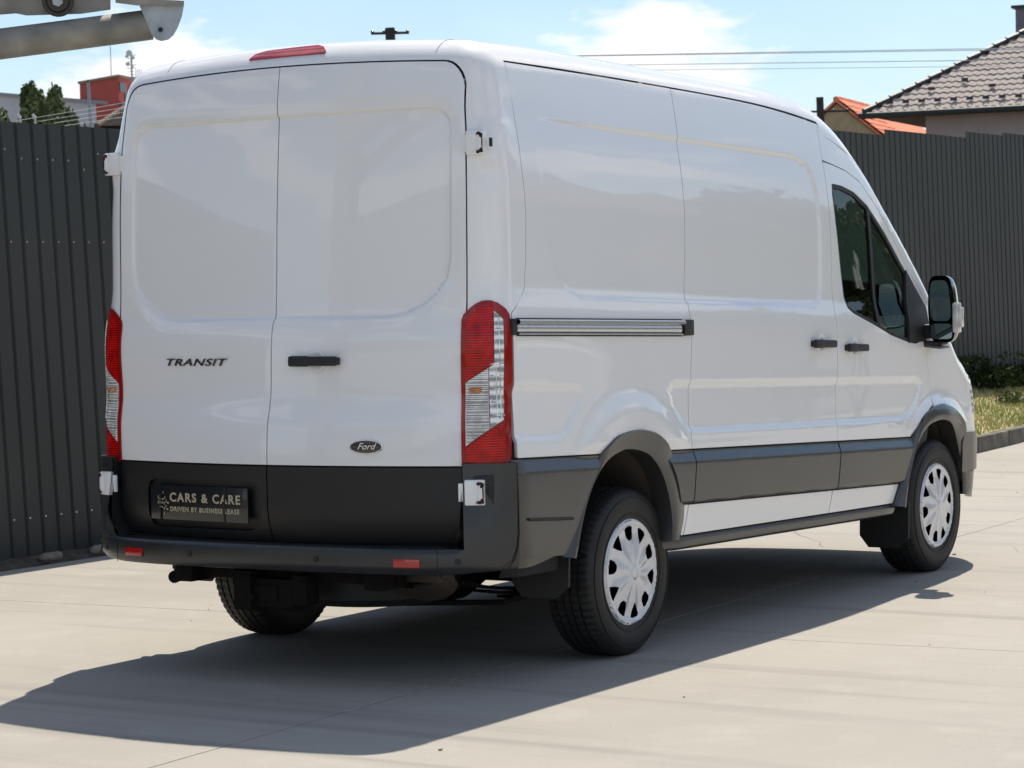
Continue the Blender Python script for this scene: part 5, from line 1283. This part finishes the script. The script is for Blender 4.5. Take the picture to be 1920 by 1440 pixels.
g=G();g.box((q0.x+rr2.x*2.4+fw.x*3,q0.y+rr2.y*2.4+fw.y*3,q0.z/2-.4),(3.6,3.6,q0.z-.4),rot=math.atan2(rr2.y,rr2.x));g.build('wall',M_WALL,TR)
# wires in front of the poplars with pale insulators
for k,(x0,y0,x1,y1,l) in enumerate(((28,227,226,194,'upper thin wire strung in front of the poplars'),(70,228,226,203,'second thin wire in front of the poplars'),(100,231,226,212,'third thin wire in front of the poplars'),(120,236,226,221,'lowest thin wire just above the fence'))):
    wire(at(x0,y0,30),at(x1+60,y1-10,36),.0,.0022,l,group='wires in front of the poplars')
for (px,l) in ((38,'left pale insulator just above the fence top'),(66,'right pale insulator just above the fence top')):
    q=at(px,222,30);t=thing('insulator_bracket',l,'insulator',(q.x,q.y,q.z));g=G();g.tube([q+Vector((0,0,-.10)),q],[.012,.012],6);g.tube([q,q-rt*.03+Vector((0,0,.05))],[.022,.014],8);g.build('insulator',mat('porcelain_%d'%px,(.62,.62,.6),rough=.3),t)

# ---------------------------------------------------------------- galvanised gate arm reaching in at the top left
M_ZINC=mat('weathered_zinc',(.19,.185,.165),rough=.55,metal=.35,col2=(.33,.31,.27),vscale=7,bump=.3,bscale=30,bdist=.004,stretch=(1,1,1))
M_ZINC2=mat('clean_zinc',(.36,.40,.43),rough=.5,metal=.3,var=.2,vscale=12)
DB=9.2
p0=at(-420,137,DB*1.0);p1=at(283,46,DB)
GA=thing('gate_arm','galvanised steel pipe arm with bracket reaching in at the top left','gate arm',(p0.x,p0.y,0))
ax=(p1-p0).normalized();sc=DB/FPX
g=G();g.tube([p0,p1],[.054,.054],28);g.build('pipe',M_ZINC,GA,smooth=50)
vd=(p1-Vector(CAM)).normalized();side=Vector(_rr);up=Vector(_uu)
def px3(x,y,d=DB):return at(x,y,d)
def plate(poly,th,name,m,d=DB):
    P_=[px3(x,y,d) for x,y in poly];g=G();g.prism(P_,-vd*th*.5,vd*th*.5);o=g.build(name,m,GA,smooth=None);fixnormals(o);return o
EP=plate([(255,-4),(345,8),(341,30),(333,52),(325,66),(316,74),(303,77),(293,74),(284,64),(272,35)],.11,'end_plate',M_ZINC2)
g=G();c=px3(301,55.5,DB-.06);g.tube([c-vd*.008,c+vd*.01],.0085,12);g.build('bolt_hole',M_DARK,EP)
plate([(217,-6),(345,2),(344,9),(256,10),(217,5)],.16,'top_plate',M_ZINC)
plate([(-420,-60),(207,-60),(207,18),(150,26),(50,29),(30,25),(-420,60)],.13,'beam',M_ZINC,DB+.10)
g=G();c=px3(109,2,DB+.02);g.tube([c+vd*.02,c-vd*.03],.056,24);g.tube([c-vd*.03,c-vd*.045],[.042,.036],20);B_=g.build('roller',mat('roller_dark',(.06,.055,.05),rough=.5,metal=.5),GA);g=G();g.tube([c-vd*.045,c-vd*.06],.020,6);g.build('bolt_head',M_ZINC2,B_)
g=G();q=px3(-330,-40,DB+.1);g.box((q.x,q.y,q.z*.5+.4),(.16,.16,q.z+.9));g.build('post',M_ZINC,GA)

# ---------------------------------------------------------------- the right hand side of the yard, out of the picture: it mirrors in the van's side
def car(x,y,rz,col,label,L_=4.3,H_=1.2):
    t=thing('parked_car',label,'car',(x,y,0),None,rz);M=Matrix.Translation((x,y,0))@Matrix.Rotation(rz,4,'Z')@Matrix.Diagonal((1,1,H_,1))
    m=mat('car_paint_%s'%label[:5],col,rough=.3,coat=1.)
    def loft(pr,m_,nm,ins_=1.):
        g=G();Pg=[]
        for (yy,zb_,zt_,w_) in pr:
            Pg.append([M@Vector((sx*w_*k,yy*L_/4.3,z)) for sx,k,z in ((-1,.96,zb_),(-1,1,zb_+(zt_-zb_)*.45),(-1,.97,zt_-.05),(-1,.88,zt_),(1,.88,zt_),(1,.97,zt_-.05),(1,1,zb_+(zt_-zb_)*.45),(1,.96,zb_))])
        g.grid([[p[:] for p in r_] for r_ in Pg]);return g.build(nm,m_,t,smooth=40)
    loft([(-2.15,.45,.55,.6),(-2.10,.30,.85,.80),(-1.7,.25,.98,.88),(-1.0,.25,1.0,.90),(1.0,.25,.95,.90),(1.7,.25,.85,.88),(2.05,.30,.70,.80),(2.15,.40,.55,.6)],m,'body')
    loft([(-1.75,.93,.96,.70),(-1.25,.93,1.36,.66),(-.6,.93,1.44,.66),(.2,.93,1.44,.66),(.6,.93,1.30,.66),(1.15,.90,.97,.72)],mat('car_glass_%s'%label[:5],(.02,.03,.03),rough=.05,coat=1.),'window')
    loft([(-1.2,1.36,1.385,.60),(-.6,1.40,1.465,.62),(.2,1.40,1.465,.62),(.5,1.34,1.38,.60)],m,'roof')
    for sx in (-1,1):
        for yy in (-1.3,1.3):
            g=G();c=Vector((sx*.80,yy*L_/4.3,.31));g.tube([M@(c-Vector((.1,0,0))),M@(c+Vector((.1,0,0)))],.31,24);g.build('wheel',M_TYRE,t)
car(8.0,8.5,.15,(.70,.70,.70),'white hatchback parked on the right side of the yard, out of the picture')
car(10.3,12.5,.1,(.45,.47,.5),'silver saloon parked behind the hatchback, out of the picture',4.6)
def plainhouse(x,y,w_,d_,h,rh,rz,wc,rc,label):
    t=thing('house',label,'house',(x,y,0),None,rz);M=Matrix.Translation((x,y,0))@Matrix.Rotation(rz,4,'Z')
    V=[M@Vector(p) for p in ((-w_/2,-d_/2,0),(w_/2,-d_/2,0),(w_/2,d_/2,0),(-w_/2,d_/2,0),(-w_/2,-d_/2,h),(w_/2,-d_/2,h),(w_/2,d_/2,h),(-w_/2,d_/2,h),(0,-d_/2,h+rh),(0,d_/2,h+rh))]
    g=G();g.add([v[:] for v in V],[(0,1,5,8,4),(1,2,6,5),(2,3,7,9,6),(3,0,4,7)]);g.build('wall',mat('render_%d'%int(x),wc,rough=.9),t,smooth=None)
    g=G();k=1.06;g.add([(M@Vector(p))[:] for p in ((-w_/2*k,-d_/2*k,h-.1),(0,-d_/2*k,h+rh+.05),(0,d_/2*k,h+rh+.05),(-w_/2*k,d_/2*k,h-.1),(w_/2*k,-d_/2*k,h-.1),(w_/2*k,d_/2*k,h-.1))],[(0,1,2,3),(1,4,5,2)]);g.build('roof',mat('roofing_%d'%int(x),rc,rough=.85),t,smooth=None)
    for k in (-.28,.05,.3):
        g=G();c=M@Vector((-w_/2-.02,d_*k,h*.55));g.box(c,(.08,1.3,1.2),rot=rz);g.build('window',mat('pane_%d_%d'%(int(x),int(k*9)),(.03,.035,.04),rough=.1),t)
plainhouse(24,30,11,14,4.2,3.6,.25,(.30,.29,.27),(.10,.07,.06),'grey gabled house on the right side of the yard, out of the picture')
plainhouse(34,8,10,12,3.6,3.0,-.1,(.40,.37,.30),(.16,.07,.05),'cream house further along the right side, out of the picture')
leafy('unseen_garden_tree','round leafy tree beside the gabled house, out of the picture','tree',(17,17.5,0),(1.8,1.8,5.2),2600,.13,M_LEAF)
g=G();g.box((21,8,.7),(.2,60,1.4),rot=.05);tag(g.build('garden_wall',M_KERB),'low grey garden wall along the right side of the yard, out of the picture','wall')
plainhouse(-14,-42,16,12,4.5,3.5,1.3,(.42,.40,.36),(.10,.06,.05),'pale house behind the photographer, out of the picture')

for (x,y,h,l) in ((13,30,5.6,'tall bushy tree right of the yard, nearest the gabled house, out of the picture'),(18,38,7,'tallest bushy tree beyond the right side of the yard, out of the picture'),(9.5,33,5.2,'bushy tree at the far end of the right side, out of the picture')):  # unseen trees added to darken the reflections in the cab window
    leafy('unseen_garden_tree',l,'tree',(x,y,0),(3.2,3.2,h),4200,.26,M_LEAF)
